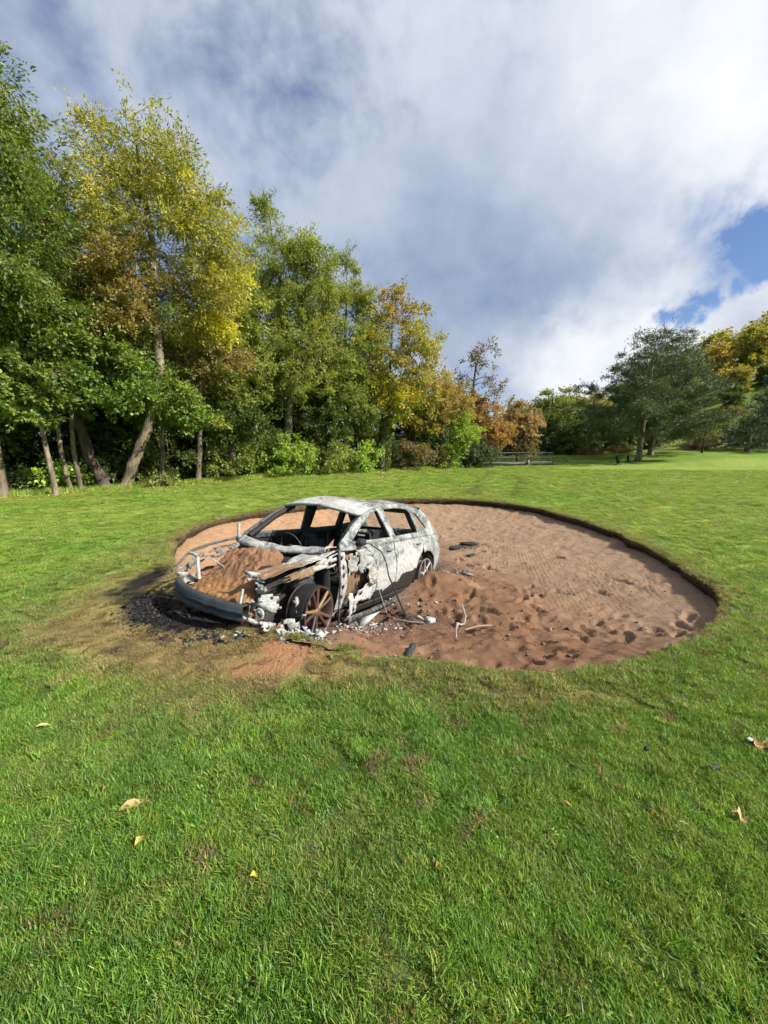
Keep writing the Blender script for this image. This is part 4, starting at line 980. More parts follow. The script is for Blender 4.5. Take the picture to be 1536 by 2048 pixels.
def handle(x, z, par):
    y = float(side_y(np.array(x), np.array(z)))
    v, f = tube([(x + .09, y - .005, z), (x + .07, y + .022, z), (x - .05, y + .024, z + .004), (x - .08, y, z + .004)], [.010, .013, .013, .010], 6)
    part('handle_recess', v, f, par, soot=0.3, pale=0.5, thick=0)
handle(-0.16, 0.83, fd); handle(-1.04, 0.85, rd)
side('door_inner_panel', [(0.78, 0.25), (0.79, 0.88), (-0.26, 0.90), (-0.26, 0.26)], sgn=1, off=-0.075, dent=0.03, fn=door_in, parent=fd, thick=0.006)
side('door_inner_panel', [(-0.34, 0.25), (-0.34, 0.90), (-1.1, 0.92), (-0.85, 0.26)], sgn=1, off=-0.10, soot=0.9, parent=rd)
for sg in (-1,):
    side('front_door', [(0.80, 0.24), (0.80, 0.905), (-0.285, 0.925), (-0.285, 0.23)], sgn=-1, sp=0.07, soot=0.8, thick=0.02)
    side('rear_door', door_r, sgn=-1, sp=0.07, soot=0.75, thick=0.02)
# torn door skin folded over at the hinge end
def crumple(corners, nu, nv, amp, seed, rag=0.12, fold=None):
    a, b, c, d = [np.array(q, float) for q in corners]
    u, v = np.meshgrid(np.linspace(0, 1, nu), np.linspace(0, 1, nv))
    uf, vf = u.ravel()[:, None], v.ravel()[:, None]
    P = (a * (1 - uf) + b * uf) * (1 - vf) + (d * (1 - uf) + c * uf) * vf
    nr = np.cross(b - a, d - a); nr /= np.linalg.norm(nr)
    s1 = (fbm(uf[:, 0] * 2 + seed, vf[:, 0] * 2, 0.75, seed, 2, 0.5) - 0.5); s2 = np.abs(vnoise(uf[:, 0] * 2 + vf[:, 0] * 1.3 + seed * 2, vf[:, 0] * 2 - uf[:, 0] * .8, 0.8, seed + 50) - 0.5)
    P = P + nr * (amp * (2 * s1 + 2.6 * s2))[:, None]
    if fold: P = P + nr * fold * (np.sin(uf * math.pi * 1.5))
    idx = np.arange(nu * nv).reshape(nv, nu)
    F = np.stack([idx[:-1, :-1], idx[:-1, 1:], idx[1:, 1:], idx[1:, :-1]], -1).reshape(-1, 4)
    cu, cv = u.ravel()[F].mean(1), v.ravel()[F].mean(1)
    e = np.minimum.reduce([cu, 1 - cu, cv, 1 - cv])
    keep = e > rag * (fbm(cu * 3, cv * 3, 0.4, seed + 7, 3) ** 2) * 2.2 - 0.04
    keep &= ~((e > 0.18) & (rag > 0) & (fbm(cu * 5 + seed, cv * 5, 0.45, seed + 11, 2) > 0.83))
    F = F[keep]
    return P, F
for k, (cs, amp, so, ru, pa) in enumerate((
        (((0.60, 0.86, 0.90), (0.36, 0.90, 0.88), (0.40, 0.93, 0.66), (0.58, 0.88, 0.62)), 0.032, 0.26, 0.3, 0.52),
        (((0.50, 0.92, 0.70), (0.26, 0.93, 0.74), (0.26, 0.93, 0.48), (0.46, 0.97, 0.46)), 0.035, 0.2, 0.45, 0.6),
        (((0.78, 0.84, 0.86), (0.60, 0.87, 0.88), (0.62, 0.88, 0.66), (0.76, 0.85, 0.60)), 0.03, 0.3, 0.35, 0.5),
        (((0.62, 0.88, 0.44), (0.34, 0.92, 0.52), (0.32, 0.90, 0.30), (0.66, 0.88, 0.22)), 0.03, 0.05, 0.12, 0.85),
        (((0.76, 0.86, 0.42), (0.66, 0.90, 0.40), (0.62, 0.89, 0.20), (0.78, 0.86, 0.12)), 0.03, 0.05, 0.2, 0.8))):
    v, f = crumple(cs, 9, 9, amp, 500 + k * 17, rag=0.2)
    part('torn_skin', v, f, fd, soot=so, rust=ru, pale=pa, thick=0.004, smooth=False)

# --- hinge post with bolt holes, sill, rear quarter
post_holes = [[(0.85 + 0.022 * math.cos(a), z + 0.03 * math.sin(a)) for a in np.linspace(0, 6.28, 7)[:-1]] for z in (0.38, 0.50, 0.63, 0.72, 0.82)]
side('hinge_post', [(0.90, 0.16), (0.915, 0.55), (0.90, 0.92), (0.80, 0.92), (0.79, 0.5), (0.80, 0.16)], post_holes, sgn=1, sp=0.03, dent=0.006, off=-0.02, soot=0.1, rust=0.1, pale=0.55)
v, f = tube([(0.93, 0.845, 0.10), (0.925, 0.85, 0.5), (0.90, 0.80, 0.93)], [0.014, 0.014, 0.014], 6)
part('post_flange', v, f, soot=0.6, thick=0)
side('sill', [(0.86, 0.13), (0.86, 0.225), (-0.86, 0.225), (-0.84, 0.13)], sgn=1, sp=0.05, dent=0.015, off=0.01, soot=0.82, rust=0.2, thick=0.02)
side('sill', [(0.86, 0.13), (0.86, 0.225), (-0.86, 0.225), (-0.84, 0.13)], sgn=-1, sp=0.08, soot=0.8, thick=0.02)
v, f = crumple(((0.82, 0.90, 0.17), (-0.55, 0.93, 0.19), (-0.58, 0.94, 0.15), (0.84, 0.93, 0.11)), 30, 3, 0.02, 620, rag=0)
part('sill_trim', v, f, soot=0.56, pale=0.5, thick=0.004)
quarter = [(-1.185, 0.94), (-1.185, 0.76), (-1.10, 0.70)] + arc(-1.30, 0.33, 0.385, 118, -5, 14) + [(-1.72, 0.28), (-2.02, 0.36), (-2.10, 0.55), (-2.11, 0.78), (-2.02, 0.93)]
quarter = [(-1.185, 0.94), (-1.185, 0.72)] + arc(-1.30, 0.33, 0.385, 73, 180 + 0, 12)[0:12] + [(-1.72, 0.28), (-2.00, 0.34), (-2.09, 0.52), (-2.10, 0.78), (-2.02, 0.935)]
def quarter_fn(V, C):
    C[:, 0] = 0.12 + 0.3 * sstep(-1.7, -2.05, V[:, 0]) + 0.25 * sstep(0.5, 0.3, V[:, 2]); C[:, 1] = 0.12 + 0.5 * np.exp(-((V[:, 0] + 2.0) / 0.1) ** 2 - ((V[:, 2] - 0.95) / 0.12) ** 2); C[:, 2] = 0.5
    return C
for sg in (1, -1): side('rear_quarter_panel', quarter, sgn=sg, sp=0.045, dent=0.014, fn=quarter_fn, thick=0.012)
for sg in (1, -1):                                   # inner wheel house
    a = np.linspace(R(-10), R(190), 14); v = np.concatenate([np.stack([-1.30 + 0.37 * np.cos(a), np.full(14, sg * y), 0.33 + 0.37 * np.sin(a)], 1) for y in (0.84, 0.52)])
    f = np.array([[i, i + 1, i + 15, i + 14] for i in range(13)])
    part('wheel_house', v, f, soot=0.95)

# --- roof, sagged and wrinkled
xs = np.linspace(0.27, -1.66, 46); ys = np.linspace(-1, 1, 30)
X, Y = np.meshgrid(xs, ys); X = X.ravel(); Y = Y.ravel()
rail = np.interp(-X, -np.array([0.27, 0.02, -0.30, -0.75, -1.15, -1.50, -1.66]), [1.33, 1.405, 1.43, 1.43, 1.40, 1.345, 1.29])
hw = 0.81 - (rail - 0.95) * 0.47 - 0.13 * np.clip((-X - 1.25) / 0.85, 0, 2) ** 2
bow = 0.075 * (1 - Y ** 2) ** 0.8
Z = rail + bow * (0.55 + 0.45 * sstep(0.25, -0.2, X))
Z -= 0.055 * gauss(X, Y, -0.45, 0.25, 0.35, 0.5) + 0.035 * gauss(X, Y, -1.0, -0.2, 0.3, 0.6) - 0.02 * gauss(X, Y, -0.05, -0.3, 0.25, 0.6)
Z += 0.02 * (fbm(X, Y, 0.3, 701, 3) - 0.5) + 0.012 * np.sin(X * 21 + 3 * fbm(X, Y, 0.5, 705, 2)) * sstep(-0.1, -0.5, X) * (1 - Y ** 2)
V = np.stack([X, Y * hw, Z], 1)
idx = np.arange(len(xs) * len(ys)).reshape(len(ys), len(xs))
F = np.stack([idx[:-1, :-1], idx[1:, :-1], idx[1:, 1:], idx[:-1, 1:]], -1).reshape(-1, 4)
def roof_fn(V, C):
    C[:, 0] = 0.05 + 0.2 * sstep(0.55, 0.7, n3d(V, 0.3, 21)); C[:, 1] = 0.20 + 0.26 * sstep(0.45, 0.65, fbm(V[:, 0], V[:, 1], 0.35, 23, 3)); C[:, 2] = 0.44 + 0.36 * sstep(-0.3, 0.2, V[:, 0])
    return C
rf = part('roof_panel', V, F, fn=roof_fn, thick=0.012, label='sagging wrinkled roof panel white with ash and flecked with rust')
v, f = tube([(0.26, -0.62, 1.335), (0.30, -0.3, 1.375), (0.31, 0, 1.39), (0.30, 0.3, 1.37), (0.26, 0.62, 1.325)], [0.022] * 5, 6)
part('windscreen_header', v, f, rf, soot=0.3, pale=0.6, thick=0)
for x in (-0.3, -1.0, -1.55):
    v, f = tube([(x, -0.58, 1.36), (x, -0.3, 1.40), (x, 0.1, 1.395), (x, 0.58, 1.36)], [0.025] * 4, 5); part('roof_crossbar', v, f, rf, soot=0.85, thick=0)
v, f = crumple(((-1.62, -0.56, 1.335), (-1.62, 0.56, 1.33), (-1.84, 0.52, 1.26), (-1.84, -0.52, 1.27)), 16, 5, 0.012, 640, rag=0)
part('spoiler', v, f, rf, soot=0.62, thick=0.012)
# tailgate
yy = np.linspace(-1, 1, 15); zz = np.linspace(0.36, 0.97, 8)
Y, Zg = np.meshgrid(yy, zz); Y = Y.ravel(); Zg = Zg.ravel()
V = np.stack([-2.08 + 0.10 * Y ** 2 - 0.05 * np.sin((Zg - 0.36) * 4) + 0.02 * (fbm(Y, Zg, 0.3, 3, 2) - .5), Y * 0.70, Zg], 1)
idx = np.arange(len(Y)).reshape(8, 15); F = np.stack([idx[:-1, :-1], idx[1:, :-1], idx[1:, 1:], idx[:-1, 1:]], -1).reshape(-1, 4)
part('tailgate', V, F, soot=0.35, rust=0.4, pale=0.4, thick=0.015)

# --- scuttle, bulkhead and floor
uu = np.linspace(-1, 1, 26); prf = [(0.82, 0.935), (0.85, 0.95), (0.93, 0.948), (0.99, 0.925), (1.01, 0.905), (1.00, 0.885)]
V = []; 
for x, z in prf:
    wv = 0.034 * (fbm(uu * 3, uu * 0 + x * 3, 0.5, 801, 3) - 0.5) * 2
    V.append(np.stack([x + 0.13 * (1 - uu ** 2) + wv * 2.5, uu * 0.74, z - 0.045 * (1 - uu ** 2) + wv], 1))
V = np.concatenate(V); idx = np.arange(len(V)).reshape(6, 26); F = np.stack([idx[:-1, :-1], idx[:-1, 1:], idx[1:, 1:], idx[1:, :-1]], -1).reshape(-1, 4)
def cowl_fn(V, C):
    low = sstep(0.90, 0.86, V[:, 2] + 0.045 * (1 - (V[:, 1] / 0.74) ** 2)); C[:, 0] = 0.20 + 0.3 * low * sstep(0.45, 0.6, n3d(V, 0.2, 31)); C[:, 1] = 0.28 + 0.4 * low; C[:, 2] = 0.52 - 0.2 * low
    return C
part('scuttle_panel', V, F, fn=cowl_fn, thick=0.01, label='buckled scuttle panel below the missing windscreen')
def sheet(name, c, nu=8, nv=8, amp=0.02, seed=1, **kw):
    v, f = crumple(c, nu, nv, amp, seed, rag=kw.pop('rag', 0)); return part(name, v, f, **kw)
sheet('bulkhead', ((1.0, -0.72, 0.88), (1.0, 0.72, 0.86), (0.98, 0.76, 0.22), (0.98, -0.76, 0.22)), 12, 8, 0.03, 810, soot=0.8, rust=0.3)
sheet('floor_pan', ((1.0, -0.78, 0.24), (1.0, 0.78, 0.24), (-2.0, 0.72, 0.28), (-2.0, -0.72, 0.28)), 10, 16, 0.02, 812, soot=0.95)
sheet('rear_shelf', ((-1.2, -0.66, 0.72), (-1.2, 0.66, 0.72), (-2.0, 0.6, 0.75), (-2.0, -0.6, 0.75)), 8, 8, 0.03, 814, soot=0.9)

# --- front end: what is left of the wings and the engine bay
def apron_fn(V, C):
    t = sstep(1.05, 1.6, V[:, 0]); C[:, 0] = 0.08 + 0.25 * sstep(0.55, 0.7, n3d(V, 0.12, 41)); C[:, 1] = 0.38 + 0.34 * t; C[:, 2] = 0.60
    return C
ap = sheet('inner_wing', ((0.84, 0.80, 0.90), (0.86, 0.42, 0.86), (1.78, 0.40, 0.71), (1.72, 0.62, 0.67)), 18, 34, 0.026, 822, fn=apron_fn, rag=0.12, thick=0.004, smooth=True, label='buckled rust-and-ash inner wing above the front wheel')
sheet('inner_wing_skirt', ((0.86, 0.80, 0.90), (1.70, 0.63, 0.67), (1.66, 0.64, 0.60), (0.88, 0.80, 0.76)), 30, 7, 0.012, 824, fn=apron_fn, rag=0.3, thick=0.004, parent=ap, smooth=True)
sheet('wheel_well', ((0.92, 0.50, 0.82), (1.75, 0.44, 0.66), (1.75, 0.46, 0.16), (0.92, 0.52, 0.16)), 14, 10, 0.05, 826, soot=0.85, rust=0.35, rag=0.05)
v, f = tube([(0.86, -0.76, 0.95), (1.15, -0.74, 0.915), (1.4, -0.72, 0.885), (1.62, -0.70, 0.84), (1.72, -0.69, 0.79), (1.90, -0.65, 0.64)], [0.02, 0.016, 0.016, 0.018, 0.016, 0.010], 6)
rw = part('wing_rail', v, f, soot=0.48, pale=0.4, thick=0)
sheet('wing_rail_sheet', ((0.86, -0.75, 0.94), (0.86, -0.55, 0.86), (1.60, -0.56, 0.74), (1.62, -0.70, 0.83)), 8, 20, 0.03, 828, rag=0.45, soot=0.5, rust=0.35, pale=0.5, thick=0.005, parent=rw, smooth=False)
sheet('wing_rail_sheet', ((1.45, -0.72, 0.86), (1.90, -0.66, 0.65), (1.88, -0.64, 0.54), (1.45, -0.72, 0.72)), 16, 7, 0.025, 829, rag=0.5, soot=0.45, rust=0.2, pale=0.5, thick=0.005, parent=rw, smooth=False)
# bumper beam, bowed, with a rib along it
us = np.linspace(-1, 1, 33); bx = 2.02 - np.where(us > 0, 0.07, 0.18) * np.abs(us) ** 2; by = us * 0.60 - 0.04
sec = [(0.0, 0.065), (0.035, 0.06), (0.03, 0.022), (0.045, 0.012), (0.045, -0.018), (0.03, -0.03), (0.035, -0.065), (0.05, -0.085), (-0.03, -0.08), (-0.04, 0.06)]
V = np.concatenate([np.stack([bx + a, by * (1 + 0 * a), 0.465 + 0.9 * b - 0.045 * us + 0.02 * (fbm(us * 2, us * 0, 0.3, 9, 2) - 0.5)], 1) for a, b in sec]).reshape(len(sec), 33, 3)
F = np.array([[i * 33 + j, i * 33 + j + 1, ((i + 1) % 10) * 33 + j + 1, ((i + 1) % 10) * 33 + j] for i in range(10) for j in range(32)])
M_beam = bump_mat('scorched_beam', 'burn', 0.01, 0.4, rough=0.6, nscale=14, var=0.5)
bo = obj('bumper_beam', wreck(V.reshape(-1, 3)), F, M_beam, car, smooth=False, cols={'burn': np.tile([[0.030, 0.040, 0.047]], (330, 1)) * (0.3 + 1.5 * n3d(V.reshape(-1, 3), 0.2, 55)[:, None])})
bo['label'] = 'dark blue-grey bumper beam across the stripped nose'
# radiator-support remains: struts and brackets
for P, r_, so, pa, nm in (([(1.74, -0.42, 0.56), (1.73, -0.46, 0.68), (1.71, -0.50, 0.79)], 0.020, .2, .7, 'support_strut'), ([(1.71, -0.50, 0.79), (1.70, -0.58, 0.81), (1.68, -0.68, 0.81)], 0.018, .2, .8, 'support_strut'),
                     ([(1.90, 0.42, 0.44), (1.87, 0.42, 0.60)], 0.014, .2, .7, 'support_strut'), ([(1.0, -0.70, 0.95), (1.01, -0.705, 1.0), (1.0, -0.71, 1.12)], 0.020, .1, .6, 'hinge_bracket'),
                     ([(1.66, -0.40, 0.80), (1.62, -0.28, 0.74), (1.60, -0.2, 0.70)], 0.007, .2, .6, 'bent_rod'), ([(1.93, 0.5, 0.36), (1.88, 0.62, 0.32), (1.74, 0.72, 0.28)], 0.022, .45, .6, 'support_strut')):
    v, f = tube(np.array(P) + 0, [r_] * len(P), 5); v = v.copy(); part(nm, v, f, soot=so, pale=pa, thick=0, smooth=False)
for k, (cs, nu, nv, amp, rg, nm) in enumerate((
        (((1.82, 0.34, 0.76), (1.74, 0.48, 0.74), (1.72, 0.54, 0.65), (1.80, 0.40, 0.66)), 10, 8, 0.03, .08, 'headlight_bracket'),
        (((1.78, 0.48, 0.66), (1.73, 0.57, 0.65), (1.74, 0.58, 0.57), (1.79, 0.51, 0.57)), 8, 8, 0.04, .08, 'headlight_bracket'),
        (((1.84, 0.54, 0.55), (1.68, 0.72, 0.57), (1.68, 0.74, 0.40), (1.84, 0.60, 0.37)), 14, 12, 0.05, .14, 'melted_headlight'),
        (((1.62, 0.80, 0.56), (1.58, 0.84, 0.56), (1.52, 0.90, 0.34), (1.60, 0.84, 0.32)), 8, 12, 0.05, .2, 'melted_headlight'),
        (((1.78, 0.80, 0.40), (1.56, 0.94, 0.38), (1.60, 0.94, 0.22), (1.76, 0.84, 0.18)), 12, 10, 0.05, .25, 'melted_headlight'),
        (((1.86, -0.62, 0.63), (1.80, -0.44, 0.64), (1.80, -0.42, 0.52), (1.88, -0.60, 0.51)), 12, 10, 0.06, .12, 'melted_headlight'),
        (((1.90, 0.44, 0.50), (1.84, 0.60, 0.50), (1.82, 0.62, 0.38), (1.90, 0.46, 0.36)), 12, 9, 0.06, .2, 'melted_headlight'))):
    v, f = crumple(cs, max(6, nu - 4), max(6, nv - 4), amp * 1.2, 840 + 13 * k, rag=rg + 0.1); part(nm, v, f, soot=0.36 + 0.08 * (k % 2), rust=0.2, pale=0.58, thick=0.006, smooth=False)
# lamp ring stub
a = np.linspace(0, 2 * np.pi, 15); P = np.stack([1.86 + 0 * a, 0.64 + 0.045 * np.cos(a), 0.40 + 0.045 * np.sin(a)], 1)
v, f = tube(P, [0.014] * 15, 5); part('lamp_ring', v, f, soot=0.1, pale=0.9, thick=0)
# engine block and gearbox lumps, charred
def lump(c, s, seed, n=14, amp=0.25, fq=0.5):
    u, w = np.meshgrid(np.linspace(0, 2 * np.pi, n, endpoint=False), np.linspace(0.02, math.pi - 0.02, n // 2 + 2)); u = u.ravel(); w = w.ravel()
    P = np.stack([np.cos(u) * np.sin(w), np.sin(u) * np.sin(w), np.cos(w)], 1)
    P = np.sign(P) * np.abs(P) ** 0.6
    P = P * (1 + amp * (n3d(P + seed, fq, seed)[:, None] - 0.5) * 2) * np.array(s) + np.array(c)
    m = n // 2 + 2; F = np.array([[i * n + j, i * n + (j + 1) % n, (i + 1) * n + (j + 1) % n, (i + 1) * n + j] for i in range(m - 1) for j in range(n)])
    return P, F
for k, (c, s, so, pa) in enumerate((((1.32, 0.15, 0.50), (0.22, 0.32, 0.24), 0.8, 0.4), ((1.20, 0.38, 0.70), (0.10, 0.10, 0.06), 0.25, 0.8), ((1.12, 0.22, 0.74), (0.12, 0.2, 0.06), 0.85, 0.3), ((1.25, 0.56, 0.62), (0.13, 0.12, 0.14), 0.55, 0.4))):
    v, f = lump(c, s, 860 + k); part('engine_block' if k == 0 else 'engine_fitting', v, f, soot=so, rust=0.25, pale=pa, thick=0, smooth=False)

sheet('undertray', ((1.93, -0.62, 0.44), (1.93, 0.54, 0.42), (1.78, 0.62, 0.10), (1.74, -0.68, 0.10)), 16, 6, 0.03, 880, soot=0.97)
# --- inside: seat frames, dash beam, steering wheel, loose wires
def seat(x, y, w):
    root = None
    for P, r_ in (([(x, y - w, 0.45), (x - .12, y - w, 0.9), (x - .2, y - w * .7, 1.02), (x - .2, y + w * .7, 1.02), (x - .12, y + w, 0.9), (x, y + w, 0.45), (x + .42, y + w, 0.42), (x + .42, y - w, 0.42), (x, y - w, 0.45)], 0.022),):
        v, f = tube(P, [r_] * len(P), 5); root = part('seat_frame', v, f, soot=0.8, rust=0.3, thick=0)
    for k in range(5):
        yy_ = y - w * .7 + k * w * .35
        v, f = tube([(x + .40, yy_, 0.42), (x + .1, yy_, 0.44), (x - .02, yy_, 0.5), (x - .12, yy_, 0.86)], [0.006] * 4, 4); part('seat_spring', v, f, root, soot=0.5, rust=0.4, pale=0.6, thick=0)
    v, f = crumple(((x - .02, y - w, .5), (x - .02, y + w, .5), (x - .14, y + w, .95), (x - .14, y - w, .95)), 8, 8, 0.05, int(900 + 31 * y * 10 + x * 7), rag=0.25); part('seat_back', v, f, root, soot=0.85, rust=0.3, thick=0.01)
seat(0.05, 0.36, 0.24); seat(0.05, -0.36, 0.24); seat(-0.85, 0.0, 0.58)
v, f = tube([(0.70, -0.70, 0.80), (0.68, -0.3, 0.82), (0.69, 0.2, 0.80), (0.70, 0.70, 0.78)], [0.035] * 4, 6); db = part('dashboard_beam', v, f, soot=0.7, rust=0.3, thick=0)
for k in range(7):
    y0 = -0.6 + 0.2 * k
    v, f = crumple(((0.72, y0, 0.84), (0.70, y0 + .12, 0.86), (0.62, y0 + .14, 0.70), (0.64, y0, 0.68)), 6, 6, 0.06, 930 + k, rag=.3); part('dash_remains', v, f, db, soot=0.75 if k != 2 else 0.15, pale=0.8, thick=0.004, smooth=False)
a = np.linspace(0, 2 * np.pi, 25); P = np.stack([0.42 + 0.07 * np.sin(a), -0.36 + 0.18 * np.cos(a), 0.82 + 0.17 * np.sin(a)], 1)
v, f = tube(P, [0.012] * 25, 6); part('steering_wheel', v, f, soot=0.7, thick=0)
v, f = tube([(0.42, -0.36, 0.82), (0.7, -0.36, 0.76)], [0.025, 0.03], 6); part('steering_column', v, f, soot=0.8, thick=0)
for k in range(10):
    x0, y0 = crs.uniform(-.2, .6), crs.uniform(-.5, .6)
    v, f = tube([(x0, y0, .35), (x0 + crs.normal(0, .1), y0 + crs.normal(0, .1), .55), (x0 + crs.normal(0, .2), y0 + crs.normal(0, .2), crs.uniform(.6, .85))], [0.005] * 3, 4)
    part('loose_wire', v, f, soot=0.4, rust=0.3, pale=0.6, thick=0)
# charred mirror stump, drooping window seal and a thin wire at the front door
v, f = lump((0.56, 0.86, 0.985), (0.06, 0.05, 0.045), 950, 10, 0.5); part('mirror_stump', v, f, soot=0.95, thick=0, smooth=False)
v, f = tube([(0.70, 0.83, 1.02), (0.60, 0.86, 0.98), (0.42, 0.90, 0.955), (0.28, 0.97, 0.86), (0.20, 1.00, 0.72), (0.16, 1.02, 0.55), (0.12, 1.08, 0.40), (0.02, 1.18, 0.10), (0.0, 1.2, 0.04)], [0.007, 0.008, 0.008, 0.008, 0.008, 0.009, 0.011, 0.011, 0.010], 5)
part('window_seal', v, f, soot=1.0, thick=0, label='thin black window seal drooping from the front door to the sand')
v, f = tube([(0.30, 0.94, 0.50), (0.30, 0.99, 0.35), (0.24, 1.06, 0.12)], [0.004] * 3, 4); part('loose_wire', v, f, soot=0.1, pale=0.8, thick=0)

# --- wheels
M_rim = bump_mat('heat_stained_alloy', 'burn', 0.006, 0.4, rough=0.45, nscale=16, var=0.5, spec=0.5)
M_tyre = bump_mat('charred_tyre', 'burn', 0.01, 0.8, rough=0.95, nscale=40, var=0.6)
def ring(profile, n=40, closed=False):
    a = np.linspace(0, 2 * np.pi, n, endpoint=False); m = len(profile)
    V = np.concatenate([np.stack([r_ * np.cos(a), np.full(n, y), r_ * np.sin(a)], 1) for r_, y in profile])
    F = np.array([[i * n + j, i * n + (j + 1) % n, (i + 1) * n + (j + 1) % n, (i + 1) * n + j] for i in range(m - 1) for j in range(n)])
    return V, F
def wheel(x, y, sg, steer, pale=False, tyre=True, seed=0):
    # barrel in wheel space: axis along y, outer face at +y
    Rz = np.array(Euler((0, 0, steer)).to_matrix())
    def put(name, V, F, mat, base, par, smooth=True):
        V = (V * np.array([1, sg, 1])) @ Rz.T + np.array([x, y, 0.33])
        c = np.array(base) * (0.5 + 1.0 * n3d(V * 2, 0.2, 960 + seed)[:, None])
        return obj(name, V, F, mat, par, smooth=smooth, cols={'burn': c})
    dark = (0.22, 0.21, 0.195) if pale else (0.055, 0.034, 0.026)
    v, f = ring([(0.262, 0.0), (0.264, -0.012), (0.246, -0.02), (0.236, -0.05), (0.225, -0.12), (0.236, -0.2), (0.262, -0.215), (0.262, -0.225), (0.225, -0.21), (0.215, -0.12), (0.228, -0.05), (0.240, -0.012), (0.250, 0.0), (0.262, 0.0)])
    w = put('wheel', v, f, M_rim, dark, car)
    if tyre:
        pr = [(0.250, -0.020), (0.262, -0.03), (0.270, -0.06), (0.262, -0.10), (0.272, -0.13), (0.266, -0.17), (0.262, -0.20), (0.25, -0.21)]
        v, f = ring(pr, 48); v = v * (1 + 0.05 * (n3d(v * 3, 0.2, 970)[:, None] - 0.5)); put('tyre', v, f, M_tyre, (0.016, 0.016, 0.017), w)
    v, f = ring([(0.001, -0.010), (0.030, -0.012), (0.045, -0.022), (0.062, -0.045), (0.062, -0.08)], 20); put('hub', v, f, M_rim, (0.13, 0.06, 0.045) if not pale else dark, w)
    v, f = ring([(0.001, -0.10), (0.15, -0.10), (0.155, -0.115), (0.15, -0.125), (0.001, -0.125)], 28); put('brake_disc', v, f, M_rim, (0.10, 0.045, 0.025), w)
    stain = [(0.20, 0.115, 0.05), (0.05, 0.03, 0.024), (0.10, 0.052, 0.04), (0.045, 0.03, 0.025), (0.04, 0.026, 0.022)]
    for k in range(10):
        a = k * math.pi / 5 + 0.33 + (0.12 if k % 2 else -0.12) * 0.9
        ca, sa = math.cos(a), math.sin(a)
        pts = []
        for r_, hw_, y0, y1 in ((0.04, 0.020, -0.022, -0.055), (0.14, 0.014, -0.010, -0.045), (0.235, 0.017, -0.002, -0.035), (0.247, 0.022, -0.004, -0.02)):
            for s_, yy_ in ((-1, y0 - .006), (0, y0), (1, y0 - .006), (1, y1), (-1, y1)):
                pts.append((r_ * ca - s_ * hw_ * sa, yy_, r_ * sa + s_ * hw_ * ca))
        F = np.array([[i * 5 + j, i * 5 + (j + 1) % 5, (i + 1) * 5 + (j + 1) % 5, (i + 1) * 5 + j] for i in range(3) for j in range(5)])
        if pale and k not in (2, 3, 7): continue
        put('spoke', np.array(pts), F, M_rim, dark if pale else stain[(k * 7 // 2) % 5], w, smooth=False)
    return w
wheel(1.30, 0.885, 1, R(7), seed=1)['label'] = 'heat-stained front alloy wheel with a charred tyre'
wheel(1.30, -0.885, -1, R(7), seed=2)
wheel(-1.30, 0.87, 1, 0, pale=True, tyre=False, seed=3)['label'] = 'ash-white melted rear wheel half buried in sand'
# twisted white alloy drips hanging out of the rear wheel
for k in range(6):
    a = R(200 + 42 * k); L = crs.uniform(.14, .24)
    v, f = tube([(-1.30, 0.90, 0.34), (-1.30 + .5 * L * math.cos(a), 0.92, 0.34 + .5 * L * math.sin(a)), (-1.30 + L * math.cos(a), 0.91, 0.34 + L * math.sin(a))], [0.016, 0.012, 0.006], 5); part('melted_spoke', v, f, soot=0.0, pale=1.0, thick=0)

# --- heap of sand shovelled into the engine bay (rests in the car)
xs = np.linspace(1.02, 1.93, 100); ys = np.linspace(-0.62, 0.56, 124)
X, Y = np.meshgrid(xs, ys); X = X.ravel(); Y = Y.ravel()
Z = 0.47 + 0.40 * sstep(-0.05, 1.0, (1.92 - X) / 0.80) - 0.10 * gauss(X, Y, 1.45, -0.50, 0.16, 0.14) + 0.05 * gauss(X, Y, 1.25, -0.05, 0.2, 0.25)
Z -= 0.34 * sstep(0.16, 0.42, Y + 0.10 * (fbm(X, Y, 0.2, 979, 2) - .5)) * sstep(1.80, 1.45, X) + 0.30 * sstep(1.20, 1.04, X) + 0.16 * sstep(0.40, 0.55, Y)
rid = 1 - np.abs(2 * fbm(X, Y, 0.09, 981, 3) - 1)
Z += 0.10 * (fbm(X, Y, 0.30, 983, 4, 0.5) - 0.5) + 0.030 * (rid - 0.7) + 0.055 * (fbm(X, Y, 0.05, 987, 3, 0.65) - 0.5)
ed = np.minimum.reduce([X - xs[0], xs[-1] - X, Y - ys[0], ys[-1] - Y]); Z -= 0.10 * sstep(0.06, 0, ed)
P = np.stack([X, Y, Z], 1) @ CARM.T + np.array(CAR_LOC)
idx = np.arange(len(X)).reshape(124, 100); F = np.stack([idx[:-1, :-1], idx[:-1, 1:], idx[1:, 1:], idx[1:, :-1]], -1).reshape(-1, 4)
nn = fbm(X, Y, 0.2, 985, 4)[:, None]; fr = sstep(1.5, 1.95, X)[:, None]
SCc = (np.array([0.18, 0.098, 0.052]) * (1 - fr) + np.array([0.235, 0.125, 0.05]) * fr) * (0.35 + 0.7 * nn + 0.75 * fbm(X, Y, 0.03, 989, 2)[:, None])
pk = (gauss(X, Y, 1.22, 0.0, 0.14, 0.2))[:, None] * 0.45; SCc = SCc * (1 - pk) + np.array([0.26, 0.17, 0.10]) * pk
c0 = P.mean(0); c0[2] = P[:, 2].min()
so = obj('sand_heap', P - c0, F, M_sand, None, smooth=True, cols={'col': SCc}); so.location = c0
tag(so, 'lumpy heap of red-brown sand filling the open engine bay', 'sand heap')

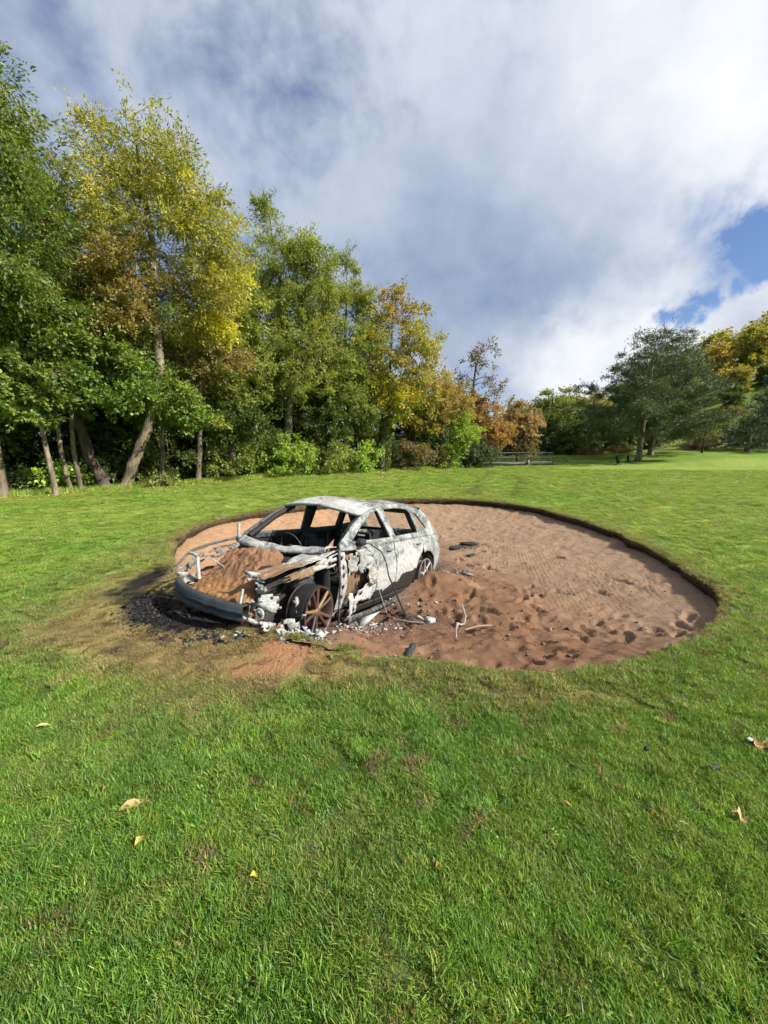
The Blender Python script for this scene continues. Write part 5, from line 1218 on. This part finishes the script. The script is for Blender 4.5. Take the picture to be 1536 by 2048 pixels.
# ================================================================== ASH, CHARRED LITTER AND SCRAP ROUND THE CAR
M_ash = bump_mat('ash', 'col', 0.01, 0.6, nscale=30, var=0.4)
def ground_z(x, y):
    D, _ = inside_depth(np.array([x]), np.array([y]))
    return sand_z(x, y) if D[0] > 0.03 else float(terrain(np.array([x]), np.array([y]))[0])
def chips(name, label, cat, spots, n, size, cols, seed, flat=0.5):
    """crumbs nobody could count: many small angular flakes in one object"""
    rs = np.random.default_rng(seed); V, F, C = [], [], []
    w = np.array([q[4] for q in spots], float); w /= w.sum()
    tetra = np.array([(1, 0, -.3), (-.6, .8, -.3), (-.6, -.8, -.3), (0.1, 0, .8)])
    tf = np.array([(0, 1, 2), (0, 3, 1), (1, 3, 2), (2, 3, 0)])
    for k in range(n):
        q = spots[rs.choice(len(spots), p=w)]
        x, y = rs.normal(q[0], q[2]), rs.normal(q[1], q[3])
        s = size * rs.lognormal(0, 0.55)
        M = np.array(Euler(tuple(rs.uniform(-.5, .5, 2)) + (rs.uniform(0, 6.28),)).to_matrix())
        P = ((tetra + rs.normal(0, .25, (4, 3))) * np.array([s, s * rs.uniform(.4, 1), s * flat])) @ M.T + np.array([x, y, ground_z(x, y) + s * flat * .4])
        F.append(tf + 4 * k); V.append(P); C.append(np.tile(np.array(cols[rs.integers(len(cols))]) * rs.uniform(.7, 1.2), (4, 1)))
    return tag(obj(name, np.concatenate(V), np.concatenate(F), M_ash, cols={'col': np.concatenate(C)}), label, cat, kind='stuff')
wl = to_world
def sp(p, a, b, w): q = wl(p); return (q[0], q[1], a, b, w)
chips('ash_flakes', 'white ash and melted flakes lying below the stripped nose and front wheel', 'ash', [sp((1.72, 0.92, 0), .12, .07, 4), sp((1.52, 0.98, 0), .08, .06, 3), sp((1.95, 0.55, 0), .12, .06, 2), sp((0.5, 1.0, 0), .22, .10, 3), sp((0.8, 0.95, 0), .10, .06, 2), sp((-1.9, 0.95, 0), .25, .25, 2.5), sp((-0.4, 1.05, 0), .3, .1, 1)], 1500, 0.014, [(.34, .34, .33), (.2, .2, .2), (.44, .44, .43), (.06, .06, .06)], 41)
chips('charred_debris', 'black charred debris on the scorched grass under the bumper beam', 'debris', [sp((2.18, 0.1, 0), .22, .08, 4), sp((2.06, -0.5, 0), .18, .12, 4), sp((2.0, -0.9, 0), .12, .16, 2), sp((2.05, 0.5, 0), .14, .06, 2), sp((0.0, 1.02, 0), .45, .12, 2), sp((-2.1, 1.1, 0), .2, .3, 1), (1.75, 8.4, .22, .12, .8)], 4200, 0.011, [(.014, .014, .015), (.024, .023, .024), (.010, .010, .010), (.05, .05, .052)], 42)
chips('sand_clods', 'small clods of damp sand scattered over the dug part of the bunker', 'sand', [(0.3, 3.8, .9, .5, 3), (1.5, 4.2, .9, .8, 3), (1.2, 6.0, .7, 1.0, 2), (-.6, 3.15, .3, .12, 1.5)], 800, 0.011, [(.22, .12, .07), (.30, .18, .11), (.16, .085, .05)], 43, 0.7)
# torn, ash-white alloy sheet lying before the wheel
for k, (p, sz_) in enumerate((((1.58, 0.99, 0), .17), ((1.74, 0.90, 0), .14), ((1.86, 0.76, 0), .11))):
    q = wl(p); v, f = crumple(((-sz_, -sz_ * .6, 0), (sz_, -sz_ * .5, 0.01), (sz_ * .9, sz_ * .5, 0.03), (-sz_ * .8, sz_ * .6, 0)), 15, 11, .035, 1010 + 7 * k, rag=.55); z = ground_z(q[0], q[1])
    v = v + np.stack([0 * v[:, 0], 0 * v[:, 0], .04 * fbm(v[:, 0] + k, v[:, 1], .05, 15, 2)], 1)
    o = obj('melted_alloy', v, f, M_burn, smooth=False, cols={'burn': np.tile([[.32, .05, .72]], (len(v), 1))}); o.location = (q[0], q[1], z + .015); o.rotation_euler = (0.1, 0, k * 1.1 + 2.4)
    md = o.modifiers.new('thickness', 'SOLIDIFY'); md.thickness = .006
    tag(o, ('largest white scrap of melted alloy on the ground before the front wheel', 'mid-sized white melted scrap left of the largest one under the nose', 'smallest white melted scrap under the corner of the bumper beam')[k], 'scrap')
M_scrap = bump_mat('scrap', 'burn', 0.006, 0.5, rough=0.6, nscale=30, var=0.5)
def scrap(name, label, P, r_, col, n=6, cat='scrap'):
    P = np.array(P, float); b = P[0].copy()
    v, f = tube(P - b, r_ if hasattr(r_, '__len__') else [r_] * len(P), n)
    o = obj(name, v, f, M_scrap, smooth=True, cols={'burn': np.tile([col], (len(v), 1))}); o.location = b
    return tag(o, label, cat)
def on(x, y, h=0.01): return (x, y, ground_z(x, y) + h)
# bent pale pipe lying on the sand right of the car
pz = ground_z(.80, 4.0)
scrap('bent_pipe', 'bent white pipe lying on the sand right of the car', [(.765, 3.93, pz + .02), (.765, 3.97, pz + .10), (.79, 4.0, pz + .16), (.83, 4.03, pz + .13), (.875, 4.06, pz + .13), (.89, 4.08, pz + .20), (.875, 4.12, pz + .26), (.855, 4.14, pz + .32)], [.010, .013, .018, .012, .009, .009, .009, .008], (.30, .285, .26))
scrap('stick', 'straight brown stick behind the bent white pipe', [on(.90, 4.12, .04), on(1.05, 4.14, .05), on(1.2, 4.16, .05)], [.014, .013, .01], (.30, .22, .14), cat='stick')
scrap('stick', 'short pale stick lying in the sand near the front edge of the bunker', [on(.08, 3.10, .02), on(.10, 3.16, .03), on(.11, 3.2, .02)], [.008, .008, .004], (.28, .2, .12), cat='stick')
scrap('metal_strip', 'long grey metal strip on the sand below the rear door', [on(.16, 4.55, .03), on(.32, 4.46, .04), on(.48, 4.44, .03)], [.012, .014, .012], (.18, .18, .175))
scrap('metal_strip', 'pale splinter lying beside the front wheel', [on(-.48, 3.62, .03), on(-.40, 3.56, .03), on(-.32, 3.53, .02)], [.006, .018, .012], (.34, .29, .24))
scrap('metal_strip', 'small white sliver near the long grey strip', [on(.42, 4.6, .03), on(.48, 4.55, .03)], [.018, .012], (.42, .42, .4))
v, f = lump((0, 0, 0), (.06, .055, .035), 1051, 12, 1.0); q = on(.56, 4.55, .03)
o = obj('ash_lump', v, f, M_burn, smooth=False, cols={'burn': np.tile([[.05, .0, .9]], (len(v), 1))}); o.location = q; tag(o, 'crumpled silvery lump on the sand between strip and pipe', 'scrap')
# charred shoe-like lump
P = np.stack([np.linspace(-.10, .11, 9), .012 * np.sin(np.linspace(0, 3, 9)), .03 + .018 * np.linspace(-1, 1, 9) ** 2], 1)
v, f = tube(P, [.012, .030, .036, .033, .028, .029, .034, .032, .012], 8); v = v * np.array([1, 1, .8])
o = obj('charred_lump', v, f, M_scrap, smooth=True, cols={'burn': np.tile([(.030, .034, .042)], (len(v), 1)) * (0.5 + 1.0 * n3d(v * 3, .1, 8)[:, None])})
o.location = on(.255, 3.44, .0); o.rotation_euler = (0, R(-8), R(68)); tag(o, 'charred black shoe-like lump on the sand in front of the bent pipe', 'scrap')
for k, (x, y, s_, lb) in enumerate(((1.9, 8.6, .20, 'largest black charred scrap on the sand behind the car'), (1.55, 8.3, .14, 'smaller black charred scrap left of the largest one on the sand'), (1.72, 7.6, .11, 'dark scrap nearest the car tail among those on the sand'))):
    v, f = lump((0, 0, 0), (s_, s_ * .5, .03), 1060 + k, 14, 1.0); o = obj('charred_scrap', v, f, M_burn, smooth=False, cols={'burn': np.tile([[.95, .0, .2]], (len(v), 1))}); o.location = on(x, y, .01); o.rotation_euler = (0, 0, .4 * k); tag(o, lb, 'scrap', 'charred scraps behind the car')

# ================================================================== FALLEN LEAVES AND BITS ON THE LAWN
M_fallen = bump_mat('fallen_leaf', 'burn', 0.003, 0.5, rough=0.7, nscale=50, var=0.4)
def fallen(label, x, y, L, wd, col, rz, kind='oval', tilt=0.2, h=0.028, name='fallen_leaf', cat='leaf'):
    if kind == 'oval':
        t = np.linspace(0, 1, 9); w = wd * np.sin(np.pi * np.clip(t, .02, .98)) ** 0.8 * (1 + .12 * np.sin(t * 23))
        rows = [np.stack([t * L - L / 2, s_ * w, .006 * abs(s_) * (1 + np.sin(t * 5)) + .004 * np.sin(t * 4)], 1) for s_ in (-1, -.5, 0, .5, 1)]
        V = np.concatenate(rows); F = np.array([[i * 9 + j, i * 9 + j + 1, (i + 1) * 9 + j + 1, (i + 1) * 9 + j] for i in range(4) for j in range(8)])
    else:                                   # lobed maple-like leaf
        a = np.linspace(0, 2 * np.pi, 41)[:-1]; r_ = L * (.30 + .20 * np.abs(np.cos(2.5 * (a))) ** 1.5); r_ = r_ * (1 + .12 * np.sin(9 * a)); 
        ringv = np.stack([r_ * np.cos(a), r_ * np.sin(a), .016 * np.sin(3 * a + 1) + .01], 1); mid = np.stack([.5 * r_ * np.cos(a), .5 * r_ * np.sin(a), .006 * np.sin(2 * a)], 1)
        V = np.concatenate([ringv, mid, [[0, 0, 0]]]); F = [[i, (i + 1) % 40, 40 + (i + 1) % 40, 40 + i] for i in range(40)] + [[40 + i, 40 + (i + 1) % 40, 80] for i in range(40)]
    c = np.array(col)[None, :] * (0.6 + .8 * fbm(V[:, 0] + x, V[:, 1] + y, .03, 7, 2)[:, None])
    o = obj(name, V, F, M_fallen, smooth=True, cols={'burn': c}); z = float(terrain(np.array([x]), np.array([y]))[0])
    o.location = (x, y, z + h); o.rotation_euler = (tilt, tilt * .5, rz)
    return tag(o, label, cat)
fallen('long curled tan leaf on the grass at lower left', -1.17, 1.60, .105, .022, (.36, .24, .12), R(48), tilt=.25)
fallen('small yellow-green leaf below the long tan leaf', -1.03, 1.43, .060, .016, (.30, .29, .06), R(85), tilt=.3)
fallen('pale tan lobed leaf on the grass at lower right', 1.585, 1.53, .062, .0, (.45, .31, .16), R(60), 'maple', tilt=.3)
fallen('orange-tan lobed leaf at the right edge of the grass', 2.09, 1.965, .085, .0, (.40, .23, .10), R(10), 'maple', tilt=.2)
fallen('small yellow leaf low in the centre-left grass', -.50, 1.285, .030, .010, (.44, .33, .05), R(20), tilt=.2)
fallen('curled brown leaf fragment in the middle of the lower grass', .21, 1.325, .040, .007, (.40, .24, .10), R(60), tilt=.3)
fallen('tiny brown leaf bit right of the lower centre', .605, 1.185, .018, .006, (.25, .12, .06), R(75), tilt=.3)
fallen('thin tan leaf stalk on the grass right of centre', .85, 1.60, .045, .006, (.42, .25, .10), R(-20), tilt=.2)
fallen('small brown leaf beside the bare patch above the long tan leaf', -1.36, 1.69, .050, .012, (.22, .13, .07), R(100), tilt=.5)
fallen('narrow pale leaf lying left of the dry grass patch', -2.03, 2.13, .075, .010, (.45, .42, .18), R(35), tilt=.2)
v, f = lump((0, 0, 0), (.030, .014, .010), 1081, 12, .6); o = obj('charred_fragment', v, f, M_scrap, smooth=True, cols={'burn': np.tile([(.03, .035, .045)], (len(v), 1))}); o.location = (1.705, 1.81, .035); o.rotation_euler = (0, 0, .2); tag(o, 'flat black charred fragment on the grass at right', 'scrap')
v, f = lump((0, 0, 0), (.013, .010, .012), 1082, 10, .8); o = obj('charred_fragment', v, f, M_scrap, smooth=True, cols={'burn': np.tile([(.02, .02, .022)], (len(v), 1))}); o.location = (1.44, 1.94, .03); tag(o, 'tiny black crumb on the grass left of the flat black fragment', 'scrap')
v, f = lump((0, 0, 0), (.012, .010, .008), 1083, 10, .4); o = obj('white_pebble', v, f, M_scrap, smooth=True, cols={'burn': np.tile([(.75, .76, .78)], (len(v), 1))}); o.location = (2.06, 2.0, .04); tag(o, 'small white pebble on the grass beside the orange-tan leaf', 'pebble')
# leaf litter strewn along the wood's edge
rs = np.random.default_rng(55); n = 5200
lx = rs.uniform(-17, 3, n); ly = wood_line(lx) - np.abs(rs.normal(0, 1.3, n)) + 0.6
C = np.stack([lx, ly, terrain(lx, ly) + .035], 1)
v, f = leaves(C, rs.normal(0, 1, (n, 3)) * np.array([1, 1, .1]), .10, .6, rs, .95, 0)
lt = obj('leaf_litter', v, f, M_leaf, cols={'leafcol': np.repeat(pal_pick([(.30, .26, .07, 3), (.25, .19, .05, 2), (.18, .12, .055, 1)], n, rs), 4, 0)})
tag(lt, 'yellow fallen leaves strewn along the foot of the wood', 'leaf litter', kind='stuff')
# taller unmown grass along the wood's foot
n = 26000; lx = np.concatenate([rs.uniform(-19, 9.5, n // 2), rs.uniform(-16, 4, n // 2)]); ly = wood_line(lx) + rs.normal(.15, .35, n)
hgt = rs.uniform(.10, .34, n); az = rs.uniform(0, 6.28, n); ww = .012
b = np.stack([lx, ly, terrain(lx, ly) - .02], 1); sd = np.stack([np.cos(az), np.sin(az), 0 * az], 1) * ww; tp = b + np.stack([rs.normal(0, .08, n), rs.normal(0, .08, n), hgt], 1)
V = np.stack([b - sd, b + sd, tp], 1).reshape(-1, 3); F = np.arange(3 * n).reshape(-1, 3)
tag(obj('rough_grass', V, F, M_leaf, cols={'leafcol': np.repeat(pal_pick([(.10, .17, .03, 3), (.16, .23, .04, 2), (.22, .22, .07, 1)], n, rs), 3, 0)}), 'longer unmown grass along the foot of the wood', 'grass', kind='stuff')

# ================================================================== FOOTBRIDGE
M_steel = bump_mat('grey_steel', 'burn', 0.004, 0.3, rough=0.5, nscale=8, var=0.3)
A = np.array([10.2, 40.6]); B = np.array([18.6, 44.6]); u = (B - A) / np.linalg.norm(B - A); Lb = float(np.linalg.norm(B - A)); ang = math.atan2(u[1], u[0])
br = tag(empty('footbridge', (A[0], A[1], 0.0), (0, 0, ang)), 'low grey steel footbridge with two-rail railings at the edge of the wood', 'bridge')
def bar(name, P, r_, col=(.045, .047, .05), par=br, n=6):
    v, f = tube(np.array(P, float), [r_] * len(P), n); return obj(name, v, f, M_steel, par, smooth=True, cols={'burn': np.tile([col], (len(v), 1))})
def boxm(name, x0, x1, y0, y1, z0, z1, col, par):
    V = np.array([(x, y, z) for x in (x0, x1) for y in (y0, y1) for z in (z0, z1)]); F = np.array([(0, 1, 3, 2), (4, 6, 7, 5), (0, 4, 5, 1), (2, 3, 7, 6), (0, 2, 6, 4), (1, 5, 7, 3)])
    return obj(name, V, F, M_steel, par, cols={'burn': np.tile([col], (8, 1))})
for side_, yb in ((0, 0.0), (1, 1.7)):
    bar('top_rail', [(-.6, yb, 1.30), (Lb * .5, yb, 1.36), (Lb + .3, yb, 1.34), (Lb + .42, yb, 1.22), (Lb + .42, yb, .25)], .035)
    bar('mid_rail', [(-.6, yb, .82), (Lb * .5, yb, .88), (Lb + .42, yb, .86)], .025)
    for k in range(8):
        x = -.3 + k * (Lb + .4) / 7.2; bar('rail_post', [(x, yb, .18), (x, yb, 1.33)], .03)
    boxm('girder', -.8, Lb + .6, yb - .06, yb + .06, .02, .30, (.03, .03, .032), br)
for k in range(38):
    x = -.7 + k * (Lb + 1.2) / 38; boxm('deck_plank', x, x + (Lb + 1.2) / 38 - .012, -.05, 1.75, .305, .355, (.16, .15, .13), br)
boxm('abutment', Lb * .62, Lb * .62 + .2, -.25, -.12, -.1, .6, (.16, .15, .12), br)

# ================================================================== GOLF BAGS ON TROLLEYS
M_bag = bump_mat('bag_fabric', 'burn', 0.01, 0.3, rough=0.6, nscale=10, var=0.4)
def golf_bag(label, x, y, rz, s):
    z = float(terrain(np.array([x]), np.array([y]))[0])
    g = tag(empty('golf_bag_trolley', (x, y, z), (0, 0, rz)), label, 'golf bag', 'golf bags left on the green'); g.scale = (s, s, s)
    def t_(name, P, r_, col, n=10, par=g):
        v, f = tube(np.array(P, float), r_, n); return obj(name, v, f, M_bag, par, smooth=True, cols={'burn': np.tile([col], (len(v), 1))})
    K = (.012, .012, .013)
    bag = t_('bag', [(-.05, 0, .18), (-.04, 0, .2), (.05, 0, .55), (.14, 0, .92), (.16, 0, 1.0), (.16, 0, 1.0)], [.01, .15, .15, .145, .15, .01], K, 14)
    t_('pocket', [(-.13, 0, .25), (-.14, 0, .28), (-.08, 0, .52), (-.06, 0, .55)], [.01, .10, .09, .01], (.02, .02, .022), 10, bag)
    for k in range(5):
        a = k * 1.25; t_('golf_club', [(.16 + .07 * math.cos(a), .07 * math.sin(a), .95), (.21 + .1 * math.cos(a), .1 * math.sin(a), 1.2 + .03 * k), (.27 + .1 * math.cos(a), .1 * math.sin(a), 1.22 + .03 * k)], [.012, .012, .035], (.05, .05, .055), 6, bag)
    t_('trolley_frame', [(.16, 0, .10), (-.08, 0, .16), (-.22, 0, .55), (-.45, 0, .95), (-.55, 0, .97)], [.018] * 5, (.03, .03, .032), 6)
    for sg in (-1, 1):
        a = np.linspace(0, 2 * np.pi, 21); t_('trolley_wheel', np.stack([-.05 + .13 * np.cos(a), np.full(21, .28 * sg), .15 + .13 * np.sin(a)], 1), [.02] * 21, K, 6)
        t_('axle', [(-.05, .28 * sg, .15), (.0, .05 * sg, .2)], [.012] * 2, (.04, .04, .04), 6)
golf_bag('larger black golf bag on a trolley, left of the pine trunk', 25.2, 42.9, 1.9, 1.0)
golf_bag('smaller black golf bag on a trolley nearer the pine trunk', 28.3, 46.2, 1.2, 0.85)
